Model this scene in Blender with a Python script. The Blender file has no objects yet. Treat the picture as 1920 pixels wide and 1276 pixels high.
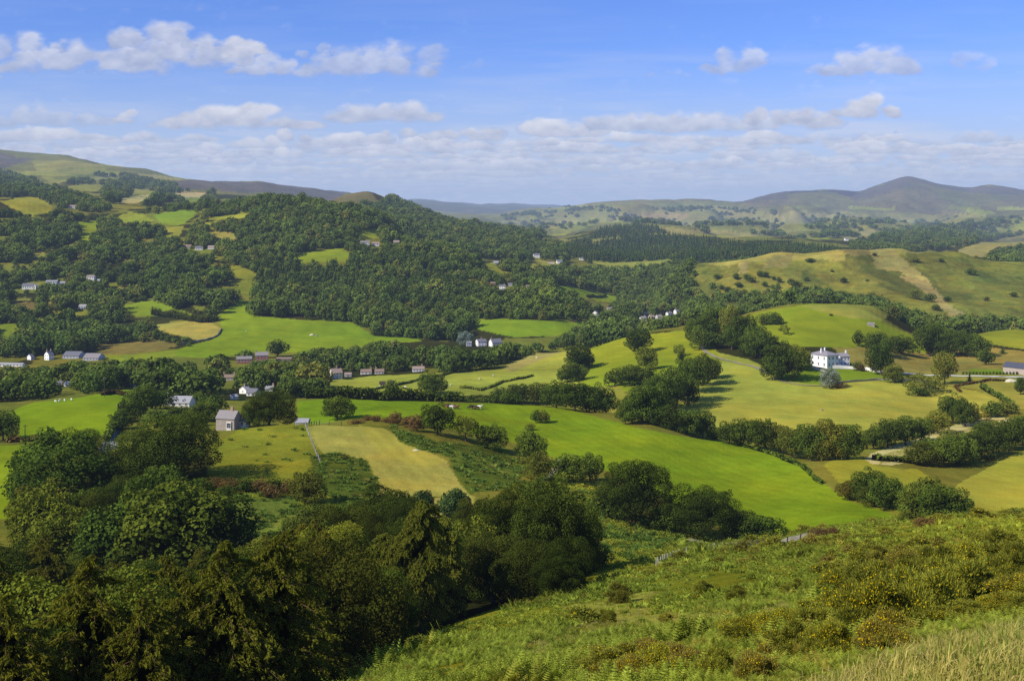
import bpy, math, random
import numpy as np
from math import radians as R
random.seed(11); rng = np.random.default_rng(11)
scene = bpy.context.scene
C = scene.collection
F = 2100.0      # focal length in photo pixels (1920 wide)
CX, HY = 960.0, 400.0   # principal column, eye-level row
SUN_AZ, SUN_EL = R(-121), R(38)     # azimuth from the view direction (+Y), clockwise

# ------------------------------------------------------------------ camera
cam_d = bpy.data.cameras.new("camera"); cam = bpy.data.objects.new("camera", cam_d); C.objects.link(cam)
cam_d.sensor_width = 36.0; cam_d.lens = 36.0 * F / 1920
cam_d.shift_y = -(638 - HY) / 1920; cam_d.clip_end = 60000; cam_d.clip_start = 0.3
cam.location = (0, 0, 0); cam.rotation_euler = (R(90), 0, 0)
scene.camera = cam
scene.view_settings.view_transform = 'Standard'; scene.view_settings.look = 'None'
scene.view_settings.exposure = 0

# ------------------------------------------------------------------ helpers
def lin(*c):
    if len(c) == 1: c = c[0]
    return tuple(((v/255)/12.92 if v/255 <= .04045 else ((v/255+.055)/1.055)**2.4) for v in c)

def hash2(i, j, s):
    n = (i*374761393 + j*668265263 + s*982451653) & 0xffffffff
    n = ((n ^ (n >> 13))*1274126177) & 0xffffffff
    return ((n ^ (n >> 16)) & 0xffff)/65535.0
def vnoise(x, y, s=0):
    x = np.asarray(x, float); y = np.asarray(y, float)
    i = np.floor(x).astype(np.int64); j = np.floor(y).astype(np.int64)
    fx = x-i; fy = y-j; fx = fx*fx*(3-2*fx); fy = fy*fy*(3-2*fy)
    a = hash2(i, j, s); b = hash2(i+1, j, s); c = hash2(i, j+1, s); d = hash2(i+1, j+1, s)
    return (a*(1-fx)+b*fx)*(1-fy)+(c*(1-fx)+d*fx)*fy*1.0
def fbm(x, y, o=4, s=0):
    t = 0; a = .5
    for k in range(o):
        t = t + a*(vnoise(x*2**k, y*2**k, s+k*7)-.5); a *= .5
    return t
def pchip(xk, yk, xq):
    xk = np.asarray(xk, float); yk = np.asarray(yk, float); h = np.diff(xk); d = np.diff(yk)/h
    m = np.zeros_like(yk)
    for i in range(1, len(xk)-1):
        if d[i-1]*d[i] > 0:
            w1 = 2*h[i]+h[i-1]; w2 = h[i]+2*h[i-1]
            m[i] = (w1+w2)/(w1/d[i-1]+w2/d[i])
    m[0] = d[0]; m[-1] = d[-1]
    q = np.clip(xq, xk[0], xk[-1]); k = np.clip(np.searchsorted(xk, q)-1, 0, len(h)-1)
    t = (q-xk[k])/h[k]; t2 = t*t; t3 = t2*t
    return (2*t3-3*t2+1)*yk[k]+(t3-2*t2+t)*h[k]*m[k]+(-2*t3+3*t2)*yk[k+1]+(t3-t2)*h[k]*m[k+1]

# ------------------------------------------------------------------ the lie of the land
# survey stations: for each bearing (photo column) the distance and the dip angle (as a row) of the ground
COL = {
 -400: [(8,2000),(20,1750),(40,1650),(60,1650),(90,1500),(120,1350),(150,1230),(180,1120),(220,1020),(260,940),(300,900),(350,860),(390,835),(430,800),(480,770),(550,750),(700,710),(850,680),(950,655),(1050,625),(1150,590),(1300,540),(1450,470),(1600,420),(1750,380),(1900,372),(2100,376),(2400,355),(3000,320),(3800,285),(4200,270),(5200,300),(9000,390),(20000,400)],
 0: [(8,1900),(20,1650),(40,1550),(60,1600),(90,1480),(120,1350),(150,1230),(180,1120),(220,1020),(260,950),(300,905),(350,862),(390,835),(430,800),(480,770),(550,752),(700,712),(850,682),(950,655),(1050,625),(1150,590),(1300,540),(1450,480),(1600,430),(1750,385),(1850,374),(2000,382),(2300,366),(3000,330),(3800,300),(4200,290),(5200,320),(9000,390),(20000,400)],
 200: [(8,1750),(20,1550),(40,1490),(60,1560),(90,1460),(120,1330),(150,1220),(180,1110),(220,1010),(260,930),(300,885),(350,845),(400,812),(440,785),(480,760),(520,742),(600,728),(700,705),(800,685),(900,662),(1000,640),(1100,612),(1200,575),(1300,540),(1400,505),(1500,472),(1650,438),(1800,412),(2000,392),(2300,374),(2800,352),(3400,330),(3800,313),(4800,335),(9000,392),(20000,400)],
 400: [(8,1650),(20,1480),(40,1420),(60,1450),(90,1400),(120,1300),(150,1200),(180,1080),(210,1000),(250,910),(290,855),(320,825),(340,808),(365,814),(400,796),(450,778),(500,765),(560,747),(620,728),(700,706),(780,688),(850,668),(930,652),(1000,632),(1100,602),(1200,562),(1300,525),(1450,482),(1600,440),(1750,408),(1880,388),(2100,398),(2500,378),(3200,354),(3900,340),(5000,360),(9000,392),(20000,400)],
 600: [(8,1550),(20,1400),(50,1320),(75,1335),(100,1290),(120,1230),(150,1140),(180,1055),(210,985),(250,915),(290,850),(320,812),(340,795),(365,797),(400,783),(440,765),(475,749),(520,760),(600,735),(680,716),(740,703),(800,687),(870,668),(930,653),(1000,638),(1080,606),(1200,565),(1350,520),(1450,475),(1550,440),(1700,395),(1800,380),(2000,398),(2400,390),(2800,376),(3200,392),(4000,372),(4700,361),(6000,380),(9000,392),(20000,400)],
 800: [(8,1450),(20,1360),(40,1290),(60,1235),(80,1205),(105,1195),(125,1170),(150,1100),(180,1040),(210,990),(240,940),(260,905),(290,862),(320,822),(350,800),(380,785),(420,766),(460,753),(500,765),(560,743),(640,716),(720,698),(800,680),(860,664),(920,652),(1000,635),(1200,575),(1400,515),(1500,480),(1560,468),(1700,480),(1900,460),(2300,425),(2700,397),(3000,408),(5000,405),(8000,384),(9500,392),(20000,400)],
 1000: [(8,1400),(20,1330),(40,1250),(60,1200),(90,1150),(120,1128),(150,1085),(180,1040),(210,1000),(240,955),(270,915),(300,888),(330,860),(360,832),(400,798),(445,760),(490,775),(560,745),(650,712),(720,690),(780,670),(850,680),(950,645),(1000,630),(1050,605),(1120,590),(1300,550),(1500,522),(1700,503),(2000,486),(2300,458),(2700,432),(3100,436),(3700,420),(5000,410),(7000,400),(12000,386),(20000,400)],
 1200: [(8,1400),(20,1320),(40,1240),(70,1172),(100,1118),(140,1070),(190,1030),(225,1000),(250,965),(280,925),(310,890),(350,845),(390,803),(425,778),(450,786),(500,752),(560,725),(650,690),(750,650),(850,626),(950,645),(1100,622),(1300,596),(1600,565),(1800,525),(2100,495),(2400,478),(2700,444),(2950,422),(3200,428),(4000,408),(5500,382),(7000,398),(20000,400)],
 1400: [(8,1400),(15,1310),(28,1230),(40,1190),(60,1140),(90,1090),(130,1045),(175,1016),(210,1032),(235,1018),(250,1000),(280,950),(320,900),(360,850),(382,833),(405,845),(440,805),(500,757),(560,715),(600,690),(680,655),(750,625),(850,592),(950,606),(1050,590),(1300,535),(1450,487),(1600,502),(2200,478),(2500,456),(2800,440),(3100,425),(4000,400),(5500,375),(7000,398),(20000,400)],
 1600: [(8,1420),(13,1276),(20,1235),(28,1200),(40,1160),(60,1115),(90,1065),(130,1012),(160,990),(190,1015),(225,1000),(245,970),(270,945),(300,905),(335,865),(370,850),(420,810),(470,772),(530,735),(570,710),(600,694),(660,668),(750,622),(860,572),(950,592),(1080,585),(1300,530),(1480,468),(1650,485),(2200,475),(2600,452),(3000,440),(4000,400),(6000,362),(7500,392),(20000,400)],
 1750: [(8,1380),(13,1250),(20,1210),(28,1185),(40,1145),(60,1095),(90,1045),(125,1000),(155,978),(190,1000),(225,985),(255,965),(285,925),(320,890),(360,858),(390,835),(420,808),(460,785),(520,745),(570,712),(600,700),(640,690),(720,665),(800,640),(880,640),(980,620),(1100,590),(1300,540),(1500,466),(1650,485),(2200,480),(2600,458),(3200,430),(4500,390),(6000,338),(7500,385),(20000,400)],
 1900: [(8,1340),(13,1215),(20,1182),(28,1168),(40,1130),(60,1085),(90,1035),(120,995),(150,970),(190,985),(230,990),(265,968),(300,925),(340,880),(370,850),(400,825),(440,790),(500,755),(570,714),(600,703),(640,690),(720,660),(850,620),(950,640),(1080,605),(1250,560),(1520,489),(1700,502),(2200,485),(2600,452),(2900,462),(3500,430),(4500,392),(6000,352),(7500,382),(20000,400)],
 2320: [(8,1320),(13,1200),(20,1165),(28,1150),(40,1115),(60,1075),(90,1025),(120,990),(150,970),(190,985),(230,990),(265,968),(300,925),(340,880),(370,850),(400,825),(440,790),(500,755),(570,714),(600,703),(640,690),(720,660),(850,620),(950,640),(1080,605),(1250,560),(1520,489),(1700,502),(2200,485),(2600,445),(2900,455),(3500,430),(4500,392),(6000,350),(7500,380),(20000,400)],
}
gx = np.arange(-500, 2421, 10.0); L0, L1 = math.log(8), math.log(20000)
gl = np.linspace(L0, L1, 900)
cols = sorted(COL)
A = np.array([pchip(np.log([p[0] for p in COL[c]]), [p[1] for p in COL[c]], gl) for c in cols])
G = np.empty((len(gx), len(gl)))
for j in range(len(gl)): G[:, j] = pchip(cols, A[:, j], gx)
# crest lines surveyed more closely: (distance, spread, [(column, row)...])
def crest(Yc, sg, pts, x0=None, x1=None):
    xs = [p[0] for p in pts]; want = pchip(xs, [p[1] for p in pts], gx)
    j = int(round((math.log(Yc)-L0)/(L1-L0)*(len(gl)-1)))
    lo = max(0, j-8); cur = G[:, lo:j+9].min(axis=1)
    m = np.clip((gx-xs[0]+60)/60, 0, 1)*np.clip((xs[-1]+60-gx)/60, 0, 1)
    w = np.exp(-((gl-math.log(Yc))/sg)**2)
    G[:] += ((want-cur)*m)[:, None]*w[None, :]
crest(4100, .16, [(-60,280),(0,290),(60,297),(130,300),(200,312),(270,322),(330,336),(400,342),(480,347),(560,356),(650,363)])
crest(2800, .10, [(560,392),(620,380),(650,368),(690,362),(730,374),(760,385),(800,398),(860,415),(940,428),(1010,434),(1050,446)])
crest(5800, .12, [(1000,392),(1060,388),(1160,380),(1250,381),(1300,379),(1380,378),(1430,366),(1470,359),(1540,359),(1610,360),(1640,351),(1670,341),(1700,334),(1730,339),(1780,349),(1820,355),(1850,350),(1890,352),(1930,357)])
crest(9000, .2, [(740,380),(790,376),(850,381),(900,383),(960,382),(1020,386)])
crest(1480, .05, [(1290,500),(1310,490),(1370,482),(1430,473),(1470,466),(1560,470),(1640,465),(1690,464),(1720,473),(1790,471),(1830,482),(1900,489),(1930,489)])
crest(860, .04, [(1380,592),(1430,580),(1500,571),(1560,571),(1630,575),(1680,600),(1730,625)])
crest(1780, .05, [(420,385),(480,378),(560,374),(640,382),(700,400)])
crest(2900, .04, [(1130,432),(1200,424),(1300,436),(1400,440),(1500,442)])
def yapp(px, Y):
    fx = (np.clip(px, gx[0], gx[-1]-1e-6)-gx[0])/10; fl = (np.log(np.clip(Y, 8.001, 19999))-L0)/(L1-L0)*(len(gl)-1)
    i = fx.astype(int); j = fl.astype(int); a = fx-i; b = fl-j
    a = a*a*(3-2*a)*.5+a*.5
    return (G[i, j]*(1-a)+G[i+1, j]*a)*(1-b)+(G[i, j+1]*(1-a)+G[i+1, j+1]*a)*b
def height(X, Y):
    X = np.asarray(X, float); Y = np.asarray(Y, float); X, Y = np.broadcast_arrays(X, Y)
    Ye = np.maximum(Y, 8.0); px = CX+F*X/Ye
    z = -(yapp(px, Ye)-HY)/F*Ye
    n = fbm(X/14, Y/14, 3, 3)*np.clip(Y/250, .15, 1)*1.5 + fbm(X/90, Y/90, 4, 9)*np.clip((Y-250)/600, 0, 1)*9 \
        + fbm(X/420, Y/420, 4, 21)*np.clip((Y-1900)/2500, 0, 1)*70
    z = z + n*np.where(Y > 300, 1, np.clip(Y/300, 0, 1))
    gul = np.clip(1-np.abs(fbm(X/800+3, Y/1100, 3, 301))*9, 0, 1)+.5*np.clip(1-np.abs(fbm(X/330+3, Y/420, 3, 311))*8, 0, 1)
    z = z-gul*95*np.clip((Y-2700)/900, 0, 1)*np.clip((5400-Y)/900, 0, 1)*np.clip((px-900)/100, 0, 1)
    gl2 = np.clip(1-np.abs(fbm(X/170, Y/260, 3, 321))*8, 0, 1)
    z = z-gl2*11*np.clip((Y-1020)/150, 0, 1)*np.clip((1600-Y)/250, 0, 1)*np.clip((px-1200)/150, 0, 1)
    t = np.clip(Y/8, 0, 1)
    z = np.where(Y < 8, -1.72*(1-t)+z*t, z)
    return z+44*np.exp(-((X+96)/32)**2-((Y-26)/40)**2)  # added knoll, unseen on the left, raised to shade the near wood
_LY = np.exp(np.linspace(math.log(6), math.log(19500), 3000))
def at(px, py, ymin=0, ymax=1e9):
    "the ground point seen at a photo pixel, no nearer than ymin"
    X = (px-CX)/F*_LY; z = height(X, _LY); row = HY-z/_LY*F
    ok = (row <= py) & (_LY >= ymin)
    k = int(np.argmax(ok)) if ok.any() else len(_LY)-1
    Y = min(_LY[k], ymax); x = (px-CX)/F*Y
    return x, Y, float(height(x, Y))

def mesh_from(name, V, Fc, mats=(), smooth=True, midx=None, attrs=None):
    "V (n,3); Fc (m,k) array of one face size or list of such arrays"
    me = bpy.data.meshes.new(name)
    Fs = Fc if isinstance(Fc, list) else [Fc]
    Fs = [np.asarray(f, np.int32) for f in Fs if len(f)]
    V = np.asarray(V, np.float32)
    nl = sum(f.size for f in Fs); nf = sum(len(f) for f in Fs)
    me.vertices.add(len(V)); me.vertices.foreach_set("co", V.ravel())
    me.loops.add(nl); me.loops.foreach_set("vertex_index", np.concatenate([f.ravel() for f in Fs]))
    me.polygons.add(nf)
    st = []; tot = []; s = 0
    for f in Fs:
        st.append(s+np.arange(len(f), dtype=np.int32)*f.shape[1]); tot.append(np.full(len(f), f.shape[1], np.int32)); s += f.size
    me.polygons.foreach_set("loop_start", np.concatenate(st).astype(np.int32))
    me.polygons.foreach_set("use_smooth", np.full(nf, smooth))
    if midx is not None: me.polygons.foreach_set("material_index", np.asarray(midx, np.int32))
    for m in mats: me.materials.append(m)
    me.update(calc_edges=True)
    for k, v in (attrs or {}).items():
        v = np.asarray(v, np.float32)
        if v.ndim == 2 and v.shape[1] == 4:
            a = me.attributes.new(k, 'FLOAT_COLOR', 'POINT'); a.data.foreach_set("color", v.ravel())
        elif v.ndim == 2:
            a = me.attributes.new(k, 'FLOAT_VECTOR', 'POINT'); a.data.foreach_set("vector", v.ravel())
        else:
            a = me.attributes.new(k, 'FLOAT', 'POINT'); a.data.foreach_set("value", v)
    return me
def obj(name, me, parent=None, loc=None):
    o = bpy.data.objects.new(name, me); C.objects.link(o)
    if parent: o.parent = parent
    if loc is not None: o.location = loc
    return o
def tag(o, label=None, cat=None, group=None, kind=None):
    if label: o["label"] = label
    if cat: o["category"] = cat
    if group: o["group"] = group
    if kind: o["kind"] = kind
    return o

# ------------------------------------------------------------------ node material helper
class NT:
    def __init__(s, nt): s.nt = nt; s.N = nt.nodes; s.L = nt.links
    def n(s, t, **k):
        x = s.N.new(t)
        for a, b in k.items(): setattr(x, a, b)
        return x
    def put(s, sock, v):
        if isinstance(v, bpy.types.NodeSocket): s.L.new(v, sock)
        elif isinstance(v, (tuple, list)) and len(v) == 3 and sock.type == 'RGBA': sock.default_value = (*v, 1)
        else: sock.default_value = v
    def math(s, op, a, b=None, c=None, clamp=False):
        x = s.n('ShaderNodeMath', operation=op, use_clamp=clamp); s.put(x.inputs[0], a)
        if b is not None: s.put(x.inputs[1], b)
        if c is not None: s.put(x.inputs[2], c)
        return x.outputs[0]
    def vmath(s, op, a, b=None):
        x = s.n('ShaderNodeVectorMath', operation=op); s.put(x.inputs[0], a)
        if b is not None: s.put(x.inputs[1], b)
        return x.outputs['Value' if op in ('LENGTH', 'DOT_PRODUCT') else 'Vector']
    def noise(s, vec, scale, detail=3, rough=.55, out='Fac'):
        x = s.n('ShaderNodeTexNoise'); s.put(x.inputs['Vector'], vec); x.inputs['Scale'].default_value = scale
        x.inputs['Detail'].default_value = detail; x.inputs['Roughness'].default_value = rough
        return x.outputs[out]
    def mix(s, f, a, b, blend='MIX'):
        x = s.n('ShaderNodeMix', data_type='RGBA', blend_type=blend); s.put(x.inputs['Factor'], f)
        s.put(x.inputs[6], a); s.put(x.inputs[7], b); return x.outputs[2]
    def mr(s, v, a, b, c=0., d=1., smooth=False):
        x = s.n('ShaderNodeMapRange'); s.put(x.inputs[0], v)
        if smooth: x.interpolation_type = 'SMOOTHSTEP'
        for i, q in zip((1, 2, 3, 4), (a, b, c, d)): s.put(x.inputs[i], q)
        return x.outputs[0]
def material(name):
    m = bpy.data.materials.new(name); m.use_nodes = True; m.node_tree.nodes.clear()
    t = NT(m.node_tree); o = t.n('ShaderNodeOutputMaterial'); return m, t, o
def simple(name, col, rough=.8, var=.25, scale=1.5, metal=0, bump=0, spec=.3):
    m, t, o = material(name); tc = t.n('ShaderNodeTexCoord').outputs['Object']
    n = t.noise(tc, scale, 5, .6); n2 = t.noise(tc, scale*9, 3)
    f = t.math('ADD', t.mr(n, .3, .7, 1-var, 1+var), t.mr(n2, .3, .7, -var*.4, var*.4))
    c = t.vmath('SCALE', (*col,)); c.node.inputs['Scale'].default_value = 1; t.L.new(f, c.node.inputs['Scale'])
    b = t.n('ShaderNodeBsdfPrincipled'); t.put(b.inputs['Base Color'], c); b.inputs['Roughness'].default_value = rough
    b.inputs['Metallic'].default_value = metal; b.inputs['Specular IOR Level'].default_value = spec
    if bump:
        bp = t.n('ShaderNodeBump'); bp.inputs['Strength'].default_value = bump; bp.inputs['Distance'].default_value = .05; t.put(bp.inputs['Height'], n2); t.put(b.inputs['Normal'], bp.outputs[0])
    t.put(o.inputs[0], b.outputs[0]); return m

# ------------------------------------------------------------------ sky, clouds, sun
def az(px): return math.atan((px-CX)/F)
def el(px, py): return math.atan((HY-py)/math.hypot(F, px-CX))
def build_world():
    w = bpy.data.worlds.new("World"); scene.world = w; w.use_nodes = True; w.node_tree.nodes.clear()
    t = NT(w.node_tree); out = t.n('ShaderNodeOutputWorld'); bg = t.n('ShaderNodeBackground')
    tc = t.n('ShaderNodeTexCoord').outputs['Generated']; s = t.n('ShaderNodeSeparateXYZ'); t.put(s.inputs[0], tc)
    eln = t.math('ARCSINE', s.outputs[2])
    sky = t.n('ShaderNodeTexSky', sky_type='NISHITA'); sky.sun_disc = False
    sky.sun_elevation = SUN_EL; sky.sun_rotation = SUN_AZ; sky.altitude = 200; sky.air_density = 1.0; sky.dust_density = .6; sky.ozone_density = 1.6
    skc = t.mix(1.0, sky.outputs[0], SKYTINT, 'MULTIPLY')
    # pale haze towards the skyline
    skc = t.mix(t.mr(eln, -.01, .16, .85, 0, True), skc, SKYHAZE)
    t.put(bg.inputs[0], skc); bg.inputs[1].default_value = SKY_STRENGTH
    t.put(out.inputs[0], bg.outputs[0])
SKY_STRENGTH = .094
HAZECOL = (.36, .47, .72)
SKYTINT = (.61, .89, 1.74); SKYHAZE = (6.6, 7.4, 9.0)
build_world()
# clouds: a layer of drifting cumulus on a far dome, thin where it is see-through
def build_clouds():
    # each cloud: column, row of its flat base, half width, height, thickness
    CL = [(20,114,70,56,.6),(150,138,180,76,.75),(70,104,70,50,.7),(290,98,95,66,.8),(370,130,130,90,.8),(440,112,52,56,1.15),(500,146,115,56,.7),(700,148,145,74,.66),(605,110,50,34,.5),(760,132,100,70,.5),
          (1395,136,80,52,.62),(1650,146,135,66,.7),(1818,138,58,46,.45),(1250,143,55,18,.35),(890,130,30,22,.25),(1190,122,22,14,.25),
          (95,240,130,50,.6),(240,232,32,26,.9),(450,244,165,50,1),(720,232,135,44,.8),(1000,258,150,38,1.1),(1270,250,230,46,.8),(1380,246,120,40,.8),(1470,240,120,48,.95),(1620,224,78,46,1.1),
          (640,276,115,28,.9),(860,284,85,28,.9),(1260,286,78,28,1),(1650,292,115,26,1),(1850,270,70,32,.7),(530,298,70,26,1.1),(900,322,125,24,1),(960,318,36,30,1.25),(1110,302,95,18,.8),(250,264,50,24,.9),(60,266,75,28,.8),(150,298,140,22,.7),(1420,280,40,18,.8),(1880,300,60,12,.6)]
    rc = random.Random(77)
    for k in range(560):
        f = rc.random()**.75; y = 262+f*118; w_ = (40+rc.random()*110)*(1-.42*f); CL.append((rc.uniform(-260, 2180), y, w_, (13+rc.random()*20)*(1-.6*f), rc.uniform(.6, 1.25)*(1-.15*f)))
    for k in range(44): CL.append((rc.choice([rc.uniform(-900, -60), rc.uniform(1990, 2900)]), rc.uniform(60, 270), rc.uniform(50, 130), rc.uniform(25, 55), rc.uniform(.6, 1)))
    A0 = np.radians(np.arange(-33, 33, .05)); E0 = np.radians(np.concatenate([np.arange(-1.2, 12, .036), np.arange(12, 24, .2)]))
    AZ, EL = np.meshgrid(A0, E0)
    X0 = CX+F*np.tan(AZ); Y0 = HY-F*np.tan(EL)/np.cos(AZ)
    near = np.clip((330-Y0)/200, .25, 1)     # detail shrinks towards the skyline
    wx = fbm(X0/60, Y0/34, 5, 60)*46*near+fbm(X0/14, Y0/9, 3, 65)*9*near; wy = fbm(X0/52, Y0/30, 5, 61)*26*near+fbm(X0/12, Y0/8, 3, 66)*6*near
    fine = fbm(X0/30, Y0/17, 6, 40)
    XX = X0+wx; YY = Y0+wy; D = np.zeros_like(AZ); T_ = np.zeros_like(AZ)
    for ci, (x, yb, w_, h_, th) in enumerate(CL):
        nb = max(3, int(w_/13)); m = (X0 > x-w_*1.5-40) & (X0 < x+w_*1.5+40) & (Y0 > yb-h_*1.6-30) & (Y0 < yb+26)
        if not m.any(): continue
        r0, r1 = np.where(m.any(1))[0][[0, -1]]; c0, c1 = np.where(m.any(0))[0][[0, -1]]; sl = (slice(r0, r1+1), slice(c0, c1+1)); xx = XX[sl]; yy = YY[sl]; d = np.zeros_like(xx)
        for k in range(nb):
            q = rc.uniform(-1, 1); bx = x+q*w_*.8; hh = h_*(1-.55*q*q)*rc.uniform(.65, 1.1); rx = max(w_*.3, hh*.8)*rc.uniform(.8, 1.3); by = yb-hh*.45
            e_ = 1-((xx-bx)/rx)**2-((yy-by)/(hh*.62))**2; d = np.maximum(d, e_)
        base = np.clip((yb+h_*.12-yy)/(h_*.28+1), 0, 1); d = d*base; d = np.clip(d*.8+fine[sl]*1.15*(d > -.2)*np.clip(d+.35, 0, 1), 0, 1)
        t_ = np.clip((yb-yy)/(h_*1.0), 0, 1.1); aa = np.clip(d*1.6, 0, 1)*min(1, th)
        win = aa > D[sl]; T_[sl] = np.where(win, t_*.75+.25*np.clip(th-.3, 0, 1), T_[sl]); D[sl] = np.maximum(D[sl], aa)
    D = D*D*(3-2*D)
    lit = np.clip(T_**.95*.92-.08+fbm(X0/24, Y0/15, 5, 44)*.75, 0, 1)  # cloud tops lightened and bases greyed, sunlight put into their colour
    veil = np.clip(fbm(X0/230, Y0/22, 6, 71)*1.5+.12, 0, 1)*np.interp(Y0, [60, 200, 260, 330, 390], [.1, .45, 1.2, 1.6, 1.6])
    alpha = D*np.interp(Y0, [0, 200, 300, 390], [.84, .92, .92, .75]); alpha = np.maximum(alpha, np.clip(veil, 0, .8))
    dark = np.array(CLOUD_DARK); light = np.array(CLOUD_LIT); low = np.array(CLOUD_LOW)
    lit = np.where(D > .05, lit, .6)[..., None]; c = dark*(1-lit)+light*lit
    lw = np.interp(Y0, [230, 330, 390], [0, .2, .5])[..., None]; c = c*(1-lw)+low*lw
    rr = 30000
    V = np.stack([rr*np.cos(EL)*np.sin(AZ), rr*np.cos(EL)*np.cos(AZ), rr*np.sin(EL)], -1).reshape(-1, 3)
    n, m = AZ.shape; ix = np.arange(n*m).reshape(n, m)
    Q = np.stack([ix[:-1, :-1], ix[:-1, 1:], ix[1:, 1:], ix[1:, :-1]], -1).reshape(-1, 4)
    mt, t, o = material("cloud"); at_ = t.n('ShaderNodeAttribute'); at_.attribute_name = 'Col'
    em = t.n('ShaderNodeEmission'); t.put(em.inputs[0], at_.outputs['Color']); tr = t.n('ShaderNodeBsdfTransparent'); mx = t.n('ShaderNodeMixShader')
    t.put(mx.inputs[0], at_.outputs['Alpha']); t.put(mx.inputs[1], tr.outputs[0]); t.put(mx.inputs[2], em.outputs[0]); t.put(o.inputs[0], mx.outputs[0])
    mt.cycles.emission_sampling = 'NONE'
    ob = obj("sky", mesh_from("sky", V, Q, [mt], True, attrs={'Col': np.concatenate([c, alpha[..., None]], -1).reshape(-1, 4)})); tag(ob, kind="structure")
CLOUD_DARK = (.42, .46, .61); CLOUD_LIT = (.94, .93, .96); CLOUD_LOW = (.84, .86, .94)
build_clouds()
sd = bpy.data.lights.new("sun", 'SUN'); sun = bpy.data.objects.new("sun", sd); C.objects.link(sun)
sd.energy = 5.0; sd.angle = R(.5); sd.color = (1, .95, .86)
sv = (math.cos(SUN_EL)*math.sin(SUN_AZ), math.cos(SUN_EL)*math.cos(SUN_AZ), math.sin(SUN_EL))
from mathutils import Vector, Matrix
sun.rotation_euler = Vector(sv).to_track_quat('Z', 'Y').to_euler(); sun.location = (-100, 0, 200)

# haze: thin absorbing volume, its added glow standing in for scattered light
m_haze, t, o = material("haze"); HZ = 4.8e-5
va = t.n('ShaderNodeVolumeAbsorption'); va.inputs['Density'].default_value = HZ; va.inputs['Color'].default_value = (0, 0, 0, 1)
ve = t.n('ShaderNodeEmission'); ve.inputs[0].default_value = (*HAZECOL, 1); ve.inputs[1].default_value = HZ
ad = t.n('ShaderNodeAddShader'); t.put(ad.inputs[0], va.outputs[0]); t.put(ad.inputs[1], ve.outputs[0]); t.put(o.inputs[1], ad.outputs[0])
hz = np.array([(x, y, z) for x in (-14000, 14000) for y in (-900, 15000) for z in (-400, 330)])
hzo = obj("haze", mesh_from("haze", hz, np.array([(0,1,3,2),(4,6,7,5),(0,4,5,1),(2,3,7,6),(0,2,6,4),(1,5,7,3)]), [m_haze], False)); tag(hzo, kind="structure")
m_h2 = m_haze.copy(); m_h2.name = 'far_haze'  # second, denser volume over the far land, glowing in the same way
for n_ in m_h2.node_tree.nodes:
    if n_.bl_idname == 'ShaderNodeVolumeAbsorption': n_.inputs['Density'].default_value = 7.5e-5
    if n_.bl_idname == 'ShaderNodeEmission': n_.inputs[1].default_value = 7.5e-5
h2 = np.array([(x, y, z) for x in (-13000, 13000) for y in (2300, 14500) for z in (-380, 300)])
h2o = obj("haze", mesh_from("far_haze", h2, np.array([(0,1,3,2),(4,6,7,5),(0,4,5,1),(2,3,7,6),(0,2,6,4),(1,5,7,3)]), [m_h2], False)); tag(h2o, kind="structure")
scene.cycles.volume_bounces = 1; scene.cycles.max_bounces = 5; scene.cycles.diffuse_bounces = 3; scene.cycles.transmission_bounces = 3
scene.cycles.transparent_max_bounces = 4; scene.cycles.use_denoising = False
# ------------------------------------------------------------------ ground sheet
us = np.concatenate([np.arange(-7000, -1500, 60.0), np.arange(-1500, 1501, 3.0), np.arange(1560, 7001, 60.0)])
rows = np.concatenate([np.linspace(-40, 2, 15)[:-1], np.exp(np.arange(math.log(2), math.log(30), .02)), np.exp(np.arange(math.log(30), math.log(150), .008)),
                       np.exp(np.arange(math.log(150), math.log(3200), .0042)), np.exp(np.arange(math.log(3200), math.log(19500), .007))])
U, Yg = np.meshgrid(us, rows, indexing='xy')
Xg = U*(np.maximum(Yg, 0)+40)/F
Zg = height(Xg, Yg)
PX = CX+F*Xg/np.maximum(Yg, 1); PY = HY-F*Zg/np.maximum(Yg, 1)
def inpoly(px, py, poly):
    inside = np.zeros(px.shape, bool); n = len(poly); j = n-1
    for i in range(n):
        xi, yi = poly[i]; xj, yj = poly[j]
        c = ((yi > py) != (yj > py))
        if yi != yj: inside ^= c & (px < (xj-xi)*(py-yi)/(yj-yi)+xi)
        j = i
    return inside
jx = PX+fbm(Xg/6, Yg/6, 2, 31)*5+fbm(Xg/(8+Yg/40), Yg/(8+Yg/40), 3, 77)*9; jy = PY+fbm(Xg/(8+Yg/40), Yg/(8+Yg/40), 3, 53)*4
colr = np.zeros(PX.shape+(4,), np.float32)
def setc(mask, c, mott, w=1.0):
    g_ = min(1, max(0, (c[1]/max(c[0], 1e-4)-.9)/.7)); c4 = np.array((c[0]*(1.06+.55*g_), c[1]*1.0, c[2]*(.9-.15*g_), mott), np.float32)
    if np.ndim(w): colr[mask] = colr[mask]*(1-w[mask][:, None])+c4*w[mask][:, None]
    else: colr[mask] = colr[mask]*(1-w)+c4*w
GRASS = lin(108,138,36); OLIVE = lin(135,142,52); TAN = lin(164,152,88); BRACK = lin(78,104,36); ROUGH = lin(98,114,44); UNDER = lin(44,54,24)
VIVID = lin(93,139,27); STUB = lin(152,150,68); MOOR = lin(94,88,78); HAY = lin(160,162,96); FARG = lin(98,110,52)
setc(np.ones(PX.shape, bool), ROUGH, .6)
n1 = fbm(Xg/60, Yg/60, 4, 5)
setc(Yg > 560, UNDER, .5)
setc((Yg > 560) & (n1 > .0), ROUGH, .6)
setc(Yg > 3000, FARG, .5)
setc((Yg < 200), lin(112,124,34), .9)
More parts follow.
